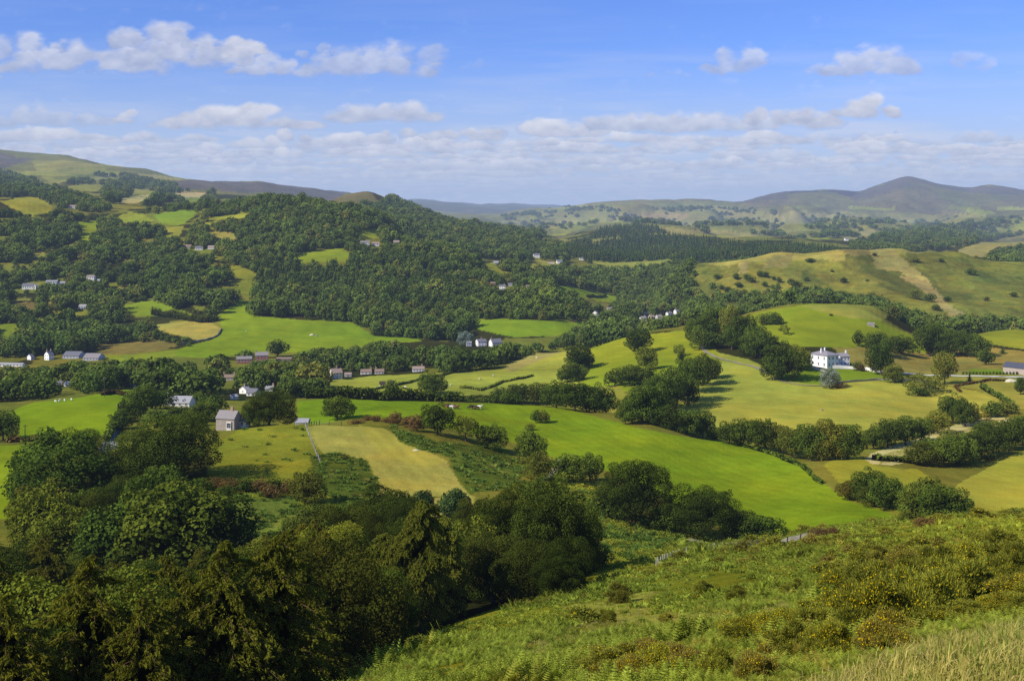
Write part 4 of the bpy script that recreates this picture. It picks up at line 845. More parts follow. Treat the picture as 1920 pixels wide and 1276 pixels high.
T(1250, 1000, 945, 60, 'oak', 'smaller dark tree wedged between the two great pasture oaks', 200)
# great oak clump centre
G_ = 'oaks of the large clump above the gully'
TT([(955, 1075, 918, 140), (1035, 1085, 903, 150), (1085, 1070, 950, 80)], 'oak', 'tall dark oak in the large clump above the gully', 140, 260, G_)
TT([(742, 1190, 1035, 80), (715, 1215, 1075, 90), (868, 1130, 1045, 60)], 'oak', 'dark undergrowth tree at the foot of the birches', 80, 140, 'undergrowth trees by the birches')
TT([(925, 1130, 1000, 130), (1005, 1120, 1015, 130), (1070, 1100, 1010, 80), (880, 1085, 965, 95), (1045, 1120, 1040, 90)], 'oak', 'dark oak on the near side of the large clump above the gully', 120, 200, G_)
T(1125, 1062, 1018, 50, 'shrub', 'bush at the right foot of the large oak clump', 100)
T(850, 985, 908, 62, 'pine', 'blue-green pine with a domed top beside the birch', 150)
T(795, 975, 912, 44, 'pine', 'small blue-green pine tip left of the domed pine', 150)
T(790, 1172, 928, 88, 'birch', 'tall yellow-green birch with hanging sprays and pale trunk', 60, 118)
T(832, 1160, 965, 70, 'birch', 'slender birch behind the tall one, near the dark gully', 60, 125)
T(725, 1185, 985, 90, 'birch', 'spreading yellow-green birch left of the tall one', 60, 118)
T(652, 1110, 930, 92, 'birch', 'rounded birch crown at the top left of the birch group', 70, 140)
T(700, 1085, 950, 70, 'oak', 'dark oak crown between the birches', 90, 150)
T(760, 1100, 995, 60, 'oak', 'dark low oak behind the tall birch', 90, 160)
# knoll and left
TT([(600, 1015, 942, 84), (655, 1015, 938, 70), (562, 1030, 968, 70), (690, 1010, 950, 56), (620, 1040, 975, 80), (525, 1040, 990, 60)], 'oak', 'dark oak between the knoll and the larches', 120, 260, 'oaks between the knoll and the larches')
T(577, 944, 882, 60, 'oak', 'solitary round tree on the bracken slope of the knoll', 190, 300)
TT([(378, 920, 895, 44, 'shrub'), (404, 916, 893, 40, 'shrub_warm'), (434, 920, 896, 44, 'shrub_warm'), (462, 922, 894, 44, 'shrub'), (490, 922, 896, 40, 'shrub_warm'), (516, 922, 893, 44, 'shrub'), (545, 925, 897, 34, 'shrub_warm'), (422, 930, 908, 36, 'shrub'), (505, 932, 906, 36, 'shrub_warm')], 'shrub', 'bush in the brown thicket crossing the knoll slope', 190, 330, 'thicket across the knoll slope')
T(505, 802, 733, 96, 'oak', 'big round oak between the stone house and the bright green pasture', 345, 440)
T(468, 800, 762, 40, 'oak', 'small oak leaning on the big round one by the stone house', 345, 440)
L_ = 'leafy trees round the cottages on the left'
T(318, 905, 782, 176, 'oak', 'broadest oak of the left wood, casting a long shadow on the knoll', 220, 320)
T(250, 880, 835, 80, 'olive', 'yellow-green tree left of the broadest oak', 220, 330)
T(247, 905, 850, 75, 'oak', 'dark oak below the yellow-green tree by the lane', 220, 330)
TT([(268, 776, 722, 62), (300, 766, 730, 50), (352, 742, 714, 50), (385, 790, 752, 52), (244, 790, 748, 50), (372, 762, 738, 40), (402, 770, 742, 44), (228, 805, 768, 44), (330, 790, 764, 52), (360, 800, 772, 50), (295, 798, 768, 56)], 'oak', 'leafy tree in the grove around the dormer cottage', 330, 620, L_)
TT([(145, 900, 808, 96), (110, 930, 840, 90), (170, 935, 850, 80), (80, 955, 880, 84), (48, 962, 915, 50), (200, 960, 905, 90), (130, 980, 900, 100)], 'oak', 'dark oak in the wood on the left beside the lower field', 205, 330, 'dark oaks of the left wood')
TT([(235, 995, 900, 100), (290, 975, 893, 96), (175, 1030, 925, 110), (260, 1045, 960, 90), (320, 1020, 955, 84), (90, 1030, 950, 100), (215, 1060, 985, 90)], 'oak', 'deep green oak at the near edge of the left wood', 160, 300, 'near oaks of the left wood')
TT([(372, 1018, 972, 50, 'olive'), (350, 970, 915, 60), (395, 1000, 965, 40)], 'oak', 'small tree at the foot of the knoll below the broadest oak', 160, 300, 'trees at the knoll foot')
T(6, 826, 768, 56, 'oak', 'dark tree at the left edge of the picture above the hedge', 340, 520)
# hedgerow trees between the pasture and the middle fields
H_ = 'oaks in the hedgerow behind the pasture'
TT([(940, 757, 728, 46), (974, 757, 719, 48), (1008, 758, 717, 46), (1043, 764, 716, 52), (1078, 774, 719, 60), (1115, 783, 730, 56), (1136, 790, 754, 44), (1105, 790, 760, 40), (958, 758, 736, 36)], 'oak', 'rounded oak in the hedgerow along the top of the pasture', 430, 560, H_)
T(816, 740, 702, 42, 'oak', 'dark oak standing alone in the middle fields, larger of a pair', 480, 700)
T(799, 736, 698, 28, 'oak', 'dark oak tucked behind the larger of the pair in the middle fields', 500, 760)
T(735, 746, 713, 28, 'oak', 'small round tree rising from the hedge left of the middle pair', 480, 700)
TT([(1085, 695, 645, 48), (1075, 715, 680, 46), (1064, 716, 692, 38), (1098, 690, 665, 34)], 'oak', 'oak in the small clump between the two middle fields', 560, 800, 'clump between the middle fields')
T(1197, 664, 616, 48, 'oak', 'round oak on the brow of the bright field, with a shadow to its right', 600, 820)
T(1213, 695, 648, 34, 'olive', 'pale yellow-green tree under the round brow oak', 560, 780)
TT([(1212, 722, 690, 44), (1180, 724, 684, 48), (1153, 724, 692, 38), (1200, 722, 686, 40)], 'oak', 'dark oak in the low clump beneath the pale yellow-green tree', 520, 760, 'low clump in the bright field')
T(1122, 640, 612, 42, 'oak', 'neat single tree on the skyline of the bright field', 700, 950)
T(1274, 668, 642, 24, 'light', 'thin pale tree on the slope left of the drive', 560, 800)
T(1278, 678, 656, 14, 'shrub', 'small bush below the thin pale tree', 560, 800)
D_ = 'trees of the dark strip wood'
TT([(1322, 722, 664, 50), (1300, 735, 668, 52), (1335, 710, 672, 34), (1278, 752, 676, 54), (1262, 765, 694, 52), (1242, 778, 700, 54), (1222, 790, 714, 56), (1203, 802, 730, 58), (1185, 806, 752, 46), (1290, 760, 705, 40), (1172, 800, 765, 34), (1232, 805, 765, 44), (1255, 815, 772, 46), (1288, 815, 768, 46), (1318, 822, 768, 44), (1340, 828, 800, 28)], 'oak', 'dark tree in the strip wood running down between the fields', 400, 640, D_)
E_ = 'hedgerow trees under the yellow field'
TT([(1368, 832, 790, 52), (1402, 838, 784, 56), (1436, 846, 786, 54), (1462, 850, 796, 44), (1486, 858, 802, 56), (1520, 866, 796, 62), (1555, 866, 788, 66), (1590, 862, 796, 60), (1540, 882, 826, 56), (1575, 905, 838, 66), (1588, 900, 842, 50), (1566, 925, 865, 50)], 'oak', 'leafy tree in the hedgerow between the pasture and the yellow field', 345, 440, E_)
T(1480, 822, 800, 20, 'light', 'bare topped twiggy tree standing out of the hedgerow', 400, 480)
TT([(1592, 938, 900, 46, 'olive'), (1700, 982, 956, 26, 'olive')], 'olive', 'yellow-green bush at the right tip of the pasture', 230, 330, 'yellow-green bushes')
TT([(1630, 942, 880, 60), (1660, 956, 892, 60), (1640, 950, 910, 60), (1678, 950, 900, 34)], 'oak', 'dark tree in the clump at the right tip of the pasture', 240, 330, 'clump at the pasture tip')
TT([(1722, 978, 905, 72), (1768, 980, 910, 84), (1802, 978, 930, 50), (1745, 960, 895, 50)], 'oak', 'large rounded tree just above the gorse slope on the right', 230, 300, 'large trees above the gorse slope')
R_ = 'trees in the hedge above the hay field'
TT([(1638, 842, 798, 44), (1664, 838, 784, 48), (1697, 834, 778, 52), (1728, 828, 782, 44), (1758, 812, 770, 44), (1786, 795, 738, 46), (1810, 800, 750, 44), (1834, 792, 762, 34, 'light'), (1860, 782, 752, 34), (1885, 775, 752, 40)], 'oak', 'leafy tree in the hedge above the striped hay field', 380, 520, R_)
S_ = 'trees of the dark copse below the hay field'
TT([(1738, 886, 840, 60), (1770, 900, 846, 62), (1742, 862, 822, 50), (1800, 870, 815, 60), (1785, 850, 808, 56), (1830, 862, 808, 60), (1862, 852, 798, 58), (1892, 845, 784, 56), (1918, 835, 776, 50), (1718, 880, 850, 40), (1850, 820, 790, 50), (1940, 820, 770, 50), (1965, 815, 770, 50)], 'oak', 'dark tree in the copse between the hay field and the right field', 340, 460, S_)
T(1912, 975, 955, 50, 'oak', 'tree top showing over the slope at the right edge', 200, 330)
# round the mansion
T(1466, 712, 645, 66, 'oak', 'large dark oak just left of the white mansion', 560, 700)
T(1448, 714, 668, 40, 'oak', 'smaller oak at the left foot of the large one by the mansion', 550, 700)
T(1496, 694, 648, 42, 'olive', 'yellowing tree touching the left side of the mansion', 600, 720)
T(1507, 694, 668, 34, 'oak', 'dark low tree in front of the left wall of the mansion', 580, 700)
DR = 'trees along the drive'
TT([(1340, 628, 574, 50), (1325, 640, 590, 50), (1312, 655, 610, 40), (1333, 655, 622, 40), (1368, 640, 572, 46), (1372, 655, 610, 40), (1396, 662, 590, 54), (1416, 668, 610, 50), (1425, 672, 618, 52), (1446, 660, 632, 34), (1300, 640, 598, 30)], 'oak', 'dark tree in the avenue along the upper drive', 600, 840, DR)
TT([(1432, 610, 588, 22), (1450, 609, 586, 28), (1459, 608, 592, 20)], 'oak', 'small dark tree of the knot out on the round green hill', 700, 900, 'knot of trees on the round hill')
T(1470, 628, 606, 20, 'light', 'thin small tree alone on the round green hill', 680, 880)
T(1558, 593, 588, 8, 'shrub', 'tiny bush near the top of the round green hill', 700, 900)
T(1610, 650, 620, 20, 'oak', 'slender tree standing clear behind the mansion', 650, 800)
T(1652, 703, 642, 48, 'oak', 'tall oak to the right of the mansion wing', 590, 700)
T(1648, 665, 622, 46, 'oak', 'oak on the bank behind the tall one by the mansion', 640, 780)
T(1690, 664, 630, 46, 'oak', 'rounded lighter oak right of the bank oak', 640, 780)
T(1676, 718, 684, 36, 'olive', 'bright green bush tree at the edge of the lawn', 560, 680)
T(1735, 736, 696, 66, 'light', 'wide sparse tree out in the yellow field', 500, 620)
T(1727, 742, 724, 40, 'shrub', 'dark spreading bush under the sparse tree', 500, 620)
T(1771, 719, 658, 42, 'oak', 'tall dark oval oak beside the white road', 540, 680)
TT([(1742, 668, 605, 48), (1760, 668, 622, 40), (1782, 668, 622, 48), (1810, 668, 622, 54), (1832, 668, 626, 46), (1755, 650, 604, 40), (1795, 650, 620, 40)], 'oak', 'dark oak in the grove above the white road', 600, 780, 'grove above the white road')
T(1849, 684, 656, 28, 'oak', 'small tree at the right foot of the grove', 600, 780)
T(1818, 718, 699, 13, 'conifer', 'little pointed conifer by the white road', 540, 680)
T(1555, 727, 690, 36, 'silver', 'grey withered tree below the lawn of the mansion', 520, 640)
T(1574, 727, 716, 26, 'shrub_warm', 'brown bush beside the grey withered tree', 520, 640)
T(1608, 694, 676, 20, 'shrub', 'bush by the white terrace wall', 590, 690)
T(1615, 696, 682, 12, 'heather', 'dark red bush in front of the terrace wall', 570, 690)
T(1880, 663, 650, 14, 'conifer', 'small pointed tree on the green slope right of the grove', 640, 800)
T(520, 668, 638, 38, 'oak', 'broad tree with a clear trunk right of the red brick house', 800, 960)
T(872, 648, 622, 30, 'silver', 'silvery willow left of the large white house', 820, 960)
T(1914, 740, 706, 20, 'oak', 'tree at the right edge by the stony bank', 500, 620)
# young trees set along the road
for k in range(18): T(1806+k*6.3, 702, 695.5, 4.5, 'shrub', 'young sapling in the line along the white road', 560, 660, 'saplings along the white road')
# bracken hill trees
BHT = [(1715,492,482,17),(1765,492,484,9),(1820,516,502,18),(1715,560,540,20),(1745,566,550,18),(1776,566,555,14),(1755,583,571,14),(1582,531,520,12),(1492,540,527,20),(1512,528,519,10),(1519,492,484,16),(1845,480,474,10),(1830,479,473,8),(1900,557,548,14),(1850,564,556,10),(1345,525,514,14),(1380,525,512,12),(1400,524,512,12),(1408,530,518,14),(1425,520,508,10),(1435,521,510,14),(1434,538,528,10),(1365,548,538,16),(1385,540,530,14),(1353,545,536,10),(1395,552,542,12),(1640,480,474,8),(1626,528,523,6),(1560,510,505,6)]
TT(BHT, 'oak', 'scattered dark tree on the bracken hill', 980, 1560, 'trees scattered over the bracken hill')

# ------------------------------------------------------------------ woods
def project(X, Y, z): return CX+F*X/Y, HY-F*z/Y
_hx = np.arange(-600, 2600, 5.0); _hy = np.exp(np.linspace(math.log(50), math.log(7000), 700)); _a, _b = np.meshgrid(_hx, _hy, indexing='ij')
_hm = np.minimum.accumulate(HY-F*height((_a-CX)/F*_b, _b)/_b, axis=1)
def wood(poly, y0, y1, sp, hr, wf=.8, dens=1., gap=.0, clear=True, seed=1, jitter=.42):
    "tree sites on real ground whose crowns fall inside the outline"
    rg = np.random.default_rng(seed); xs = [p[0] for p in poly]; x0, x1 = min(xs)-12, max(xs)+12
    Y = y0; out = []
    R_ = np.arange(y0, y1, sp)
    pts = []
    for Yr in R_:
        X = np.arange((x0-CX)/F*Yr, (x1-CX)/F*Yr, sp)
        pts.append(np.stack([X+rg.uniform(-1, 1, len(X))*sp*jitter*1.3, Yr+rg.uniform(-1, 1, len(X))*sp*jitter*1.3], 1))
    p = np.concatenate(pts); 
    if dens < 1: p = p[rg.uniform(size=len(p)) < dens]
    X, Y = p[:, 0], p[:, 1]; z = height(X, Y); h = rg.uniform(hr[0], hr[1], len(X))*(1+fbm(X/40, Y/40, 3, 13)*1.1)*rg.uniform(.75, 1.12, len(X))
    if gap: k = fbm(X/55, Y/55, 3, 17)+.5 > gap; X, Y, z, h = X[k], Y[k], z[k], h[k]
    px, pb = project(X, Y, z); pt = pb-h*F/Y; pc = (pb+pt)/2
    ok = inpoly(px+rg.normal(size=len(px))*1.5, pc, poly)
    if clear:
        for (f, fy0, fy1) in FIELDS:
            m = (Y > fy0-10) & (Y < fy1+10)
            ok &= ~(m & (inpoly(px, pb-1, f) | inpoly(px, pb*.45+pt*.55, f)))
            ok &= ~((Y < fy0) & (Y > 250) & inpoly(px, pb*.3+pt*.7, f))
    X, Y, z, h, px, pb, pt = [a[ok] for a in (X, Y, z, h, px, pb, pt)]; w = h*wf*rg.uniform(.8, 1.25, len(X))
    keep = np.array([not hides(px[i], pb[i], pt[i], w[i]*F/Y[i], Y[i]) for i in range(len(X))], bool) if len(X) else np.zeros(0, bool)
    # drop what the land itself hides completely
    a_ = np.clip(((px+600)/5).astype(int), 0, len(_hx)-1); b_ = np.clip(np.searchsorted(_hy, Y-8)-1, 0, len(_hy)-1); vis = _hm[a_, b_] > pt
    k = keep & vis
    return np.stack([X, Y, z-.2, rg.uniform(0, 6.28, len(X)), w, h, rg.integers(0, 60, len(X))], 1)[k]
exec(BUILDINGS_KEEP)
W = {}
BL = (10, 16)
sites_H = wood([(-300,690),(0,684),(100,694),(200,690),(330,692),(400,690),(470,676),(540,672),(600,692),(606,722),(570,748),(480,742),(400,728),(300,716),(240,728),(150,740),(60,752),(20,768),(0,800),(-300,800)], 540, 880, 10.5, (8, 14), 1.0, 1, seed=2)
sites_I = wood([(395,668),(440,662),(520,668),(560,665),(620,655),(680,648),(740,648),(790,655),(850,655),(880,662),(950,655),(1010,648),(1070,628),(1100,640),(1060,660),(1010,664),(960,692),(940,705),(880,702),(860,690),(800,688),(700,690),(640,688),(600,700),(480,690),(400,690)], 700, 980, 10.5, (8, 14), .95, 1, seed=3)
near_groups = [(sites_H, 'tree in the crowded woodland along the valley floor on the left', 'valley floor woodland on the left'),
               (sites_I, 'tree in the belt along the river below the villas', 'river belt trees')]
left = []
for S_, lab, grp in near_groups:
    S_ = S_[np.argsort(S_[:, 1])]
    for r in S_:
        if N_IND['n'] < 200 and -1000 < r[0]/r[1]*F < 1000:
            k = int(r[6]); me = (P['olive_mid'] if k % 11 == 0 else P['oak_small'])[k % (2 if k % 11 == 0 else 4)]
            tree('broadleaf_tree', lab, 'tree', (r[0], r[1], r[2]), r[4], r[5], me, None, r[3], grp); N_IND['n'] += 1
        else: left.append(r)
stuff('valley_woodland', 'woodland filling the valley floor along the river', left, P['oak_far'])
LW = [(-420,400),(0,395),(60,402),(100,395),(145,405),(200,400),(215,415),(300,425),(330,440),(345,470),(380,400),(440,378),(470,500),(430,510),(425,545),(440,552),(412,582),(380,590),(330,578),(300,560),(225,575),(200,585),(290,606),(330,630),(400,630),(380,650),(300,650),(240,655),(160,650),(60,655),(0,665),(-420,665)]
s1 = wood(LW, 900, 1950, 9.8, BL, .9, 1, .42, seed=4)
s1b = wood(LW, 900, 1950, 8, (3, 6), 1.2, .45, 0, seed=44)
stuff('hillside_woodland', 'broadleaf woodland covering the left hillside', np.concatenate([s1, s1b]), P['oak_far'], 'woodland')
MW = [(345,470),(360,430),(380,400),(440,375),(500,368),(560,370),(620,382),(700,395),(760,425),(820,448),(860,470),(900,490),(960,500),(1040,520),(1060,545),(1100,572),(1100,600),(960,598),(880,602),(850,640),(790,640),(700,640),(675,602),(560,596),(478,588),(468,555),(480,515),(440,500),(400,470)]
s2 = wood(MW, 990, 1950, 10.0, BL, .8, 1, seed=5)
X_, Y_ = s2[:, 0], s2[:, 1]; px_, pb_ = project(X_, Y_, s2[:, 2])
pl = inpoly(px_, pb_-8, [(500,500),(560,480),(700,470),(800,480),(860,500),(900,560),(860,600),(760,630),(700,600),(620,585),(520,575),(490,550)]) & (vnoise(X_/30, Y_/30, 8) > .28)
stuff('hill_woodland', 'broadleaf woodland over the central hill', s2[~pl], P['oak_far'], 'woodland')
s3 = wood([(500,500),(560,480),(700,470),(800,480),(860,500),(900,560),(860,600),(760,630),(700,600),(620,585),(520,575),(490,550)], 990, 1600, 6.2, (11, 17), .85, .9, seed=6)
s3 = s3[vnoise(s3[:, 0]/30, s3[:, 1]/30, 8) > .28]
stuff('conifer_plantation', 'conifer plantation on the front of the central hill', s3, P['con_far']*2+P['oak_far'][5:]+P['oak_far'][:1], 'plantation')
s4 = wood([(600,392),(650,385),(720,378),(730,366),(745,372),(790,392),(850,412),(940,424),(1010,432),(1045,440),(1062,470),(1060,500),(960,495),(900,488),(830,455),(760,425),(700,402)], 1850, 3000, 13, (11, 18), .8, .95, seed=7)
stuff('ridge_woodland', 'woods on the flank of the pointed hill', s4, P['oak_far'], 'woodland')
s5 = wood([(940,490),(1050,498),(1110,500),(1180,505),(1262,494),(1300,488),(1330,540),(1345,600),(1320,640),(1290,620),(1170,626),(1100,642),(1060,630),(1105,600),(1115,575),(1165,565),(1150,548),(1090,530),(1020,528),(960,515)], 880, 2150, 11, BL, .85, 1, seed=8)
stuff('valley_head_woodland', 'mixed woodland where the valley narrows', s5, P['oak_far'], 'woodland')
s6 = wood([(1062,455),(1100,445),(1130,425),(1200,417),(1290,438),(1400,452),(1500,455),(1570,465),(1600,475),(1460,480),(1330,482),(1310,492),(1250,484),(1110,487),(1070,480)], 2050, 3000, 10.5, (13, 20), .75, 1, seed=9)
stuff('conifer_forest', 'dark conifer forest on the far slope', s6, P['con_far'], 'forest')
s7 = np.concatenate([wood([(1590,452),(1660,436),(1720,420),(1800,416),(1900,420),(1890,440),(1800,458),(1700,472),(1600,468)], 2300, 4200, 15, (12, 18), .8, .9, seed=10),
                     wood([(1845,490),(1870,470),(1920,455),(2000,455),(2000,495)], 1700, 2900, 12, (12, 18), .7, 1, seed=12)])
stuff('far_woodland', 'dark woods under the far mountain', s7, P['con_far']+P['oak_far'], 'woodland')
s8 = wood([(1325,600),(1330,560),(1400,556),(1460,560),(1460,545),(1530,540),(1600,542),(1660,566),(1700,586),(1800,596),(1920,588),(2000,590),(2000,612),(1850,622),(1740,640),(1690,618),(1650,590),(1560,565),(1450,575),(1400,590),(1370,606)], 870, 1300, 10.5, (9, 15), .9, 1, seed=13)
stuff('hill_foot_woodland', 'woodland belt at the foot of the bracken hill', s8, P['oak_far'], 'woodland')
s9 = np.concatenate([wood([(-60,315),(0,318),(60,335),(110,352),(170,370),(205,388),(150,398),(100,378),(0,362),(-60,362)], 1900, 3700, 12, (12, 18), .75, 1, seed=14),
    wood([(118,338),(150,325),(170,316),(205,322),(232,326),(330,345),(345,362),(300,380),(215,378),(190,362),(200,348),(150,345)], 1900, 3800, 13, (12, 18), .8, 1, seed=15),
    wood([(330,352),(400,358),(410,380),(380,398),(300,400),(270,390),(340,385)], 1800, 3000, 13, (11, 16), .8, .85, seed=16),
    wood([(220,320),(330,345),(320,350),(220,330)], 2500, 4100, 16, (12, 18), .8, .6, seed=26)])
stuff('upland_woodland', 'dark woods on the upper left hillside', s9, P['con_far']+P['oak_far'], 'woodland')
s10 = wood([(940,402),(1060,386),(1250,384),(1450,392),(1600,400),(1700,410),(1920,405),(1920,440),(1600,440),(1500,450),(1440,440),(1250,424),(1160,412),(1060,428),(1030,436),(960,428)], 2900, 5700, 19, (11, 17), 1.2, .55, .56, False, seed=17)
stuff('far_copses', 'scattered copses and hedges over the far right hillside', s10, P['oak_far'], 'copses')
s11 = wood([(1100,470),(1310,480),(1470,470),(1440,490),(1300,510),(1180,505),(1105,500)], 1750, 2400, 14, (8, 13), 1, .16, seed=18)
stuff('valley_field_trees', 'trees dotted over the upper valley fields', s11, P['oak_far'], 'trees')
s12 = wood([(1300,510),(1330,505),(1480,520),(1500,545),(1440,560),(1380,565),(1330,600)], 1000, 1450, 10, (6, 10), 1, .4, .45, False, seed=19)
stuff('slope_scrub', 'scrub trees on the left shoulder of the bracken hill', s12, P['oak_far'], 'scrub')
# foreground larch wood
LR = [(-80,1000),(0,962),(60,985),(140,1035),(230,1050),(330,1030),(420,1010),(500,1000),(580,960),(620,1000),(680,1050),(700,1120),(760,1180),(800,1210),(700,1250),(640,1290),(560,1700),(-80,1700)]
sL = wood(LR, 50, 165, 6.6, (11, 17), .55, 1, seed=21, clear=False)
px_, pb_ = project(sL[:, 0], sL[:, 1], sL[:, 2]); pt_ = pb_-sL[:, 5]*F/sL[:, 1]
lim = np.interp(px_, [-80, 0, 60, 140, 230, 330, 420, 520, 600, 680, 760], [1000, 975, 985, 1030, 1050, 1035, 1010, 1000, 965, 1040, 1080])
far_left = wood([(-1200,900),(-190,1000),(-190,1700),(-1200,2600)], 30, 150, 8, (14, 18), .55, 1, seed=22, clear=False)  # more of the wood, unseen to the left, added for its shade
over = pt_ < lim; sL[over, 5] = np.clip((pb_-lim)[over]*sL[over, 1]/F, 4, 17); 
sL = np.concatenate([sL, far_left]); nl = 0
for r in sL:
    px0 = CX+F*r[0]/r[1]; k = int(r[6]); q = random.random()
    if q < .22 and r[1] > 70: tree('broadleaf_tree', 'dark broadleaf tree among the larches at the bottom left', 'tree', r[:3], r[5]*.85, r[5]*.9, P['oak_big'][k % 5], P['trunk'][k % 3], r[3], 'broadleaf trees among the larches')
    elif q < .34 and r[1] > 70: tree('broadleaf_tree', 'yellow-green broadleaf tree among the larches at the bottom left', 'tree', r[:3], r[5]*.8, r[5]*.92, P['olive_big'][k % 2], P['trunk'][k % 3], r[3], 'yellow-green trees among the larches')
    else:
        i = k % 3; tree('larch_tree', 'yellow-green larch in the shadowed wood at the bottom left', 'tree', r[:3], r[5]*.98, r[5], P['larch'][i], P['ltrunk'][0], r[3], 'larches of the near wood', 'crown', P['larch_bough'][i])
    nl += 1
# the gully behind the birches and the left wood are closed canopy
for (poly, y0, y1, sp, hr, sd_, lab, grp, pk) in [
    ([(600,1000),(700,960),(900,960),(960,1000),(1000,1100),(940,1140),(860,1180),(760,1210),(700,1230)], 132, 185, 8.5, (8, 12), 61, 'dark oak filling the gully behind the birches', 'oaks filling the gully', 'oak_big'),
    ([(60,900),(120,850),(160,830),(200,860),(260,870),(340,860),(395,890),(400,960),(390,1020),(300,1045),(150,1040),(60,1000)], 185, 330, 10.5, (11, 17), 62, 'oak in the dense wood below the end-on cottage', 'oaks below the end-on cottage', 'oak_mid')]:
    sG = wood(poly, y0, y1, sp, hr, 1.0, .85, seed=sd_, clear=False); sG = sG[np.argsort(sG[:, 1])]
    for r in sG: k = int(r[6]); nl += 1; tree('broadleaf_tree', lab, 'tree', r[:3], r[4], r[5], P[pk if k % 6 else 'olive_mid'][k % (5 if k % 6 else 2)], P['trunk'][k % 3], r[3], grp)
print('larch wood', nl, 'individual trees', N_IND['n'], 'stuff trees', sum(len(s) for s in (s1, s2, s3, s4, s5, s6, s7, s8, s9, s10)))

# ------------------------------------------------------------------ hedges: each one a thing
def hedge(pts, label, y0, y1, w=3.5, h=3.0, mat='oak', name='hedge'):
    rg = np.random.default_rng(len(pts)*7+int(pts[0][0])); A_ = Acc(); Wp = [at(p[0], p[1], y0, y1) for p in pts]
    o0 = np.array(Wp[0])
    for a, b in zip(Wp[:-1], Wp[1:]):
        L_ = math.hypot(b[0]-a[0], b[1]-a[1]); n = int(L_*14*max(1, w/2)); q = rg.uniform(0, 1, n)
        X = a[0]+(b[0]-a[0])*q+rg.normal(size=n)*w*.25; Y = a[1]+(b[1]-a[1])*q+rg.normal(size=n)*w*.25
        bump = h*(.7+.9*np.clip(vnoise(X/5, Y/5, 3), 0, 1)); z = height(X, Y)+bump*rg.uniform(.05, 1, n)**.6
        V, Fq = quads(np.stack([X, Y, z], 1)-o0, unit(rg.normal(size=(n, 3))+np.array([0, -.2, .7])), rg.uniform(.5, 1.1, n), rg); A_.add(V, Fq, np.repeat(rg.uniform(0, 1, n), 4), 0)
        # near-black heart in place of the shade inside
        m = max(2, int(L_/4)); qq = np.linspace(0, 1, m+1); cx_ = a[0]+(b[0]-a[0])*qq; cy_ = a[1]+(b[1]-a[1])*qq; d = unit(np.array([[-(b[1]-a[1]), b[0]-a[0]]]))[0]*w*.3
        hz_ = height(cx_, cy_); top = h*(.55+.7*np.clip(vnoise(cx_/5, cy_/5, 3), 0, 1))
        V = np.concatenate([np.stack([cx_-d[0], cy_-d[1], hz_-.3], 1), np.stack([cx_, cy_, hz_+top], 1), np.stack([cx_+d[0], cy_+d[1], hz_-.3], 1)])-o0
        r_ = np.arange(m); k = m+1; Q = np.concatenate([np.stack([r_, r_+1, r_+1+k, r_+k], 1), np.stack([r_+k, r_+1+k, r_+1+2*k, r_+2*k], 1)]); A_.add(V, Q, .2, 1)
    o = obj(name, A_.mesh(name, [M[mat], core]), None, tuple(o0)); tag(o, label, 'hedge'); return o
hedge([(575,758),(620,752),(700,755),(780,757),(860,759),(930,760)], 'thick dark hedge along the top of the bright green pasture', 470, 560, 6, 4.2)
hedge([(640,738),(740,724),(860,697)], 'thin hedge crossing the middle fields towards the bungalows', 560, 900, 1.2, 1.1)
hedge([(862,728),(900,733),(940,718),(1000,705)], 'broken hedge curving between the middle fields', 520, 800, 1.2, 1.1)
hedge([(14,830),(60,828),(110,826)], 'clipped brown hedge between the two left fields', 360, 480, 1.6, 1.7, 'heather')
hedge([(1635,880),(1680,878),(1725,870)], 'straight dark hedge below the hay field', 340, 400, 1.8, 1.7)
hedge([(1380,834),(1440,850),(1500,874),(1540,908)], 'low hedge on the right edge of the bright green pasture', 300, 420, 1.2, 1.0)
hedge([(1840,728),(1870,745),(1905,770)], 'hedge running downhill at the right edge of the yellow field', 450, 600, 2.5, 2.0)
hedge([(235,765),(222,790),(208,815),(200,830)], 'dark roadside hedge along the lane on the left', 330, 520, 2.5, 2.8)
hedge([(285,590),(330,596),(380,605),(410,602)], 'bushy hedge between the two small left fields', 900, 1250, 6, 5)
hedge([(190,741),(215,738),(240,744)], 'short brown hedge at the top of the left field', 460, 620, 1.6, 1.5, 'heather')
hedge([(1100,557),(1122,558),(1136,552)], 'short hedge between two small valley fields', 1000, 1600, 3, 3)
hedge([(1800,735),(1790,725),(1850,715),(1890,714)], 'dry stone bank with bushes beside the white road', 480, 640, 1.2, 1.0, 'heather')

# ------------------------------------------------------------------ bracken, gorse, grass on the near slope
def carpet(poly, y0, y1, step, s_r, seed, dens=None, hs=1.0):
    rg = np.random.default_rng(seed); out = []; Y = y0
    while Y < y1:
        st = step*max(.55, (Y/90)**.6); X = np.arange((min(p[0] for p in poly)-CX)/F*Y, (max(p[0] for p in poly)-CX)/F*Y, st); n = len(X)
        x = X+rg.uniform(-.5, .5, n)*st; y = Y+rg.uniform(-.5, .5, n)*st; z = height(x, y); px, py = project(x, y, z); k = inpoly(px, py, poly)
        if dens is not None: k &= rg.uniform(size=n) < dens(x, y, px, py)
        x, y, z = x[k], y[k], z[k]; s = rg.uniform(*s_r, len(x))*max(1, (Y/110)**.45); out.append(np.stack([x, y, z, rg.uniform(0, 6.28, len(x)), s, s*hs*rg.uniform(.7, 1.2, len(x)), rg.integers(0, 60, len(x))], 1)); Y += st
    return np.concatenate(out)
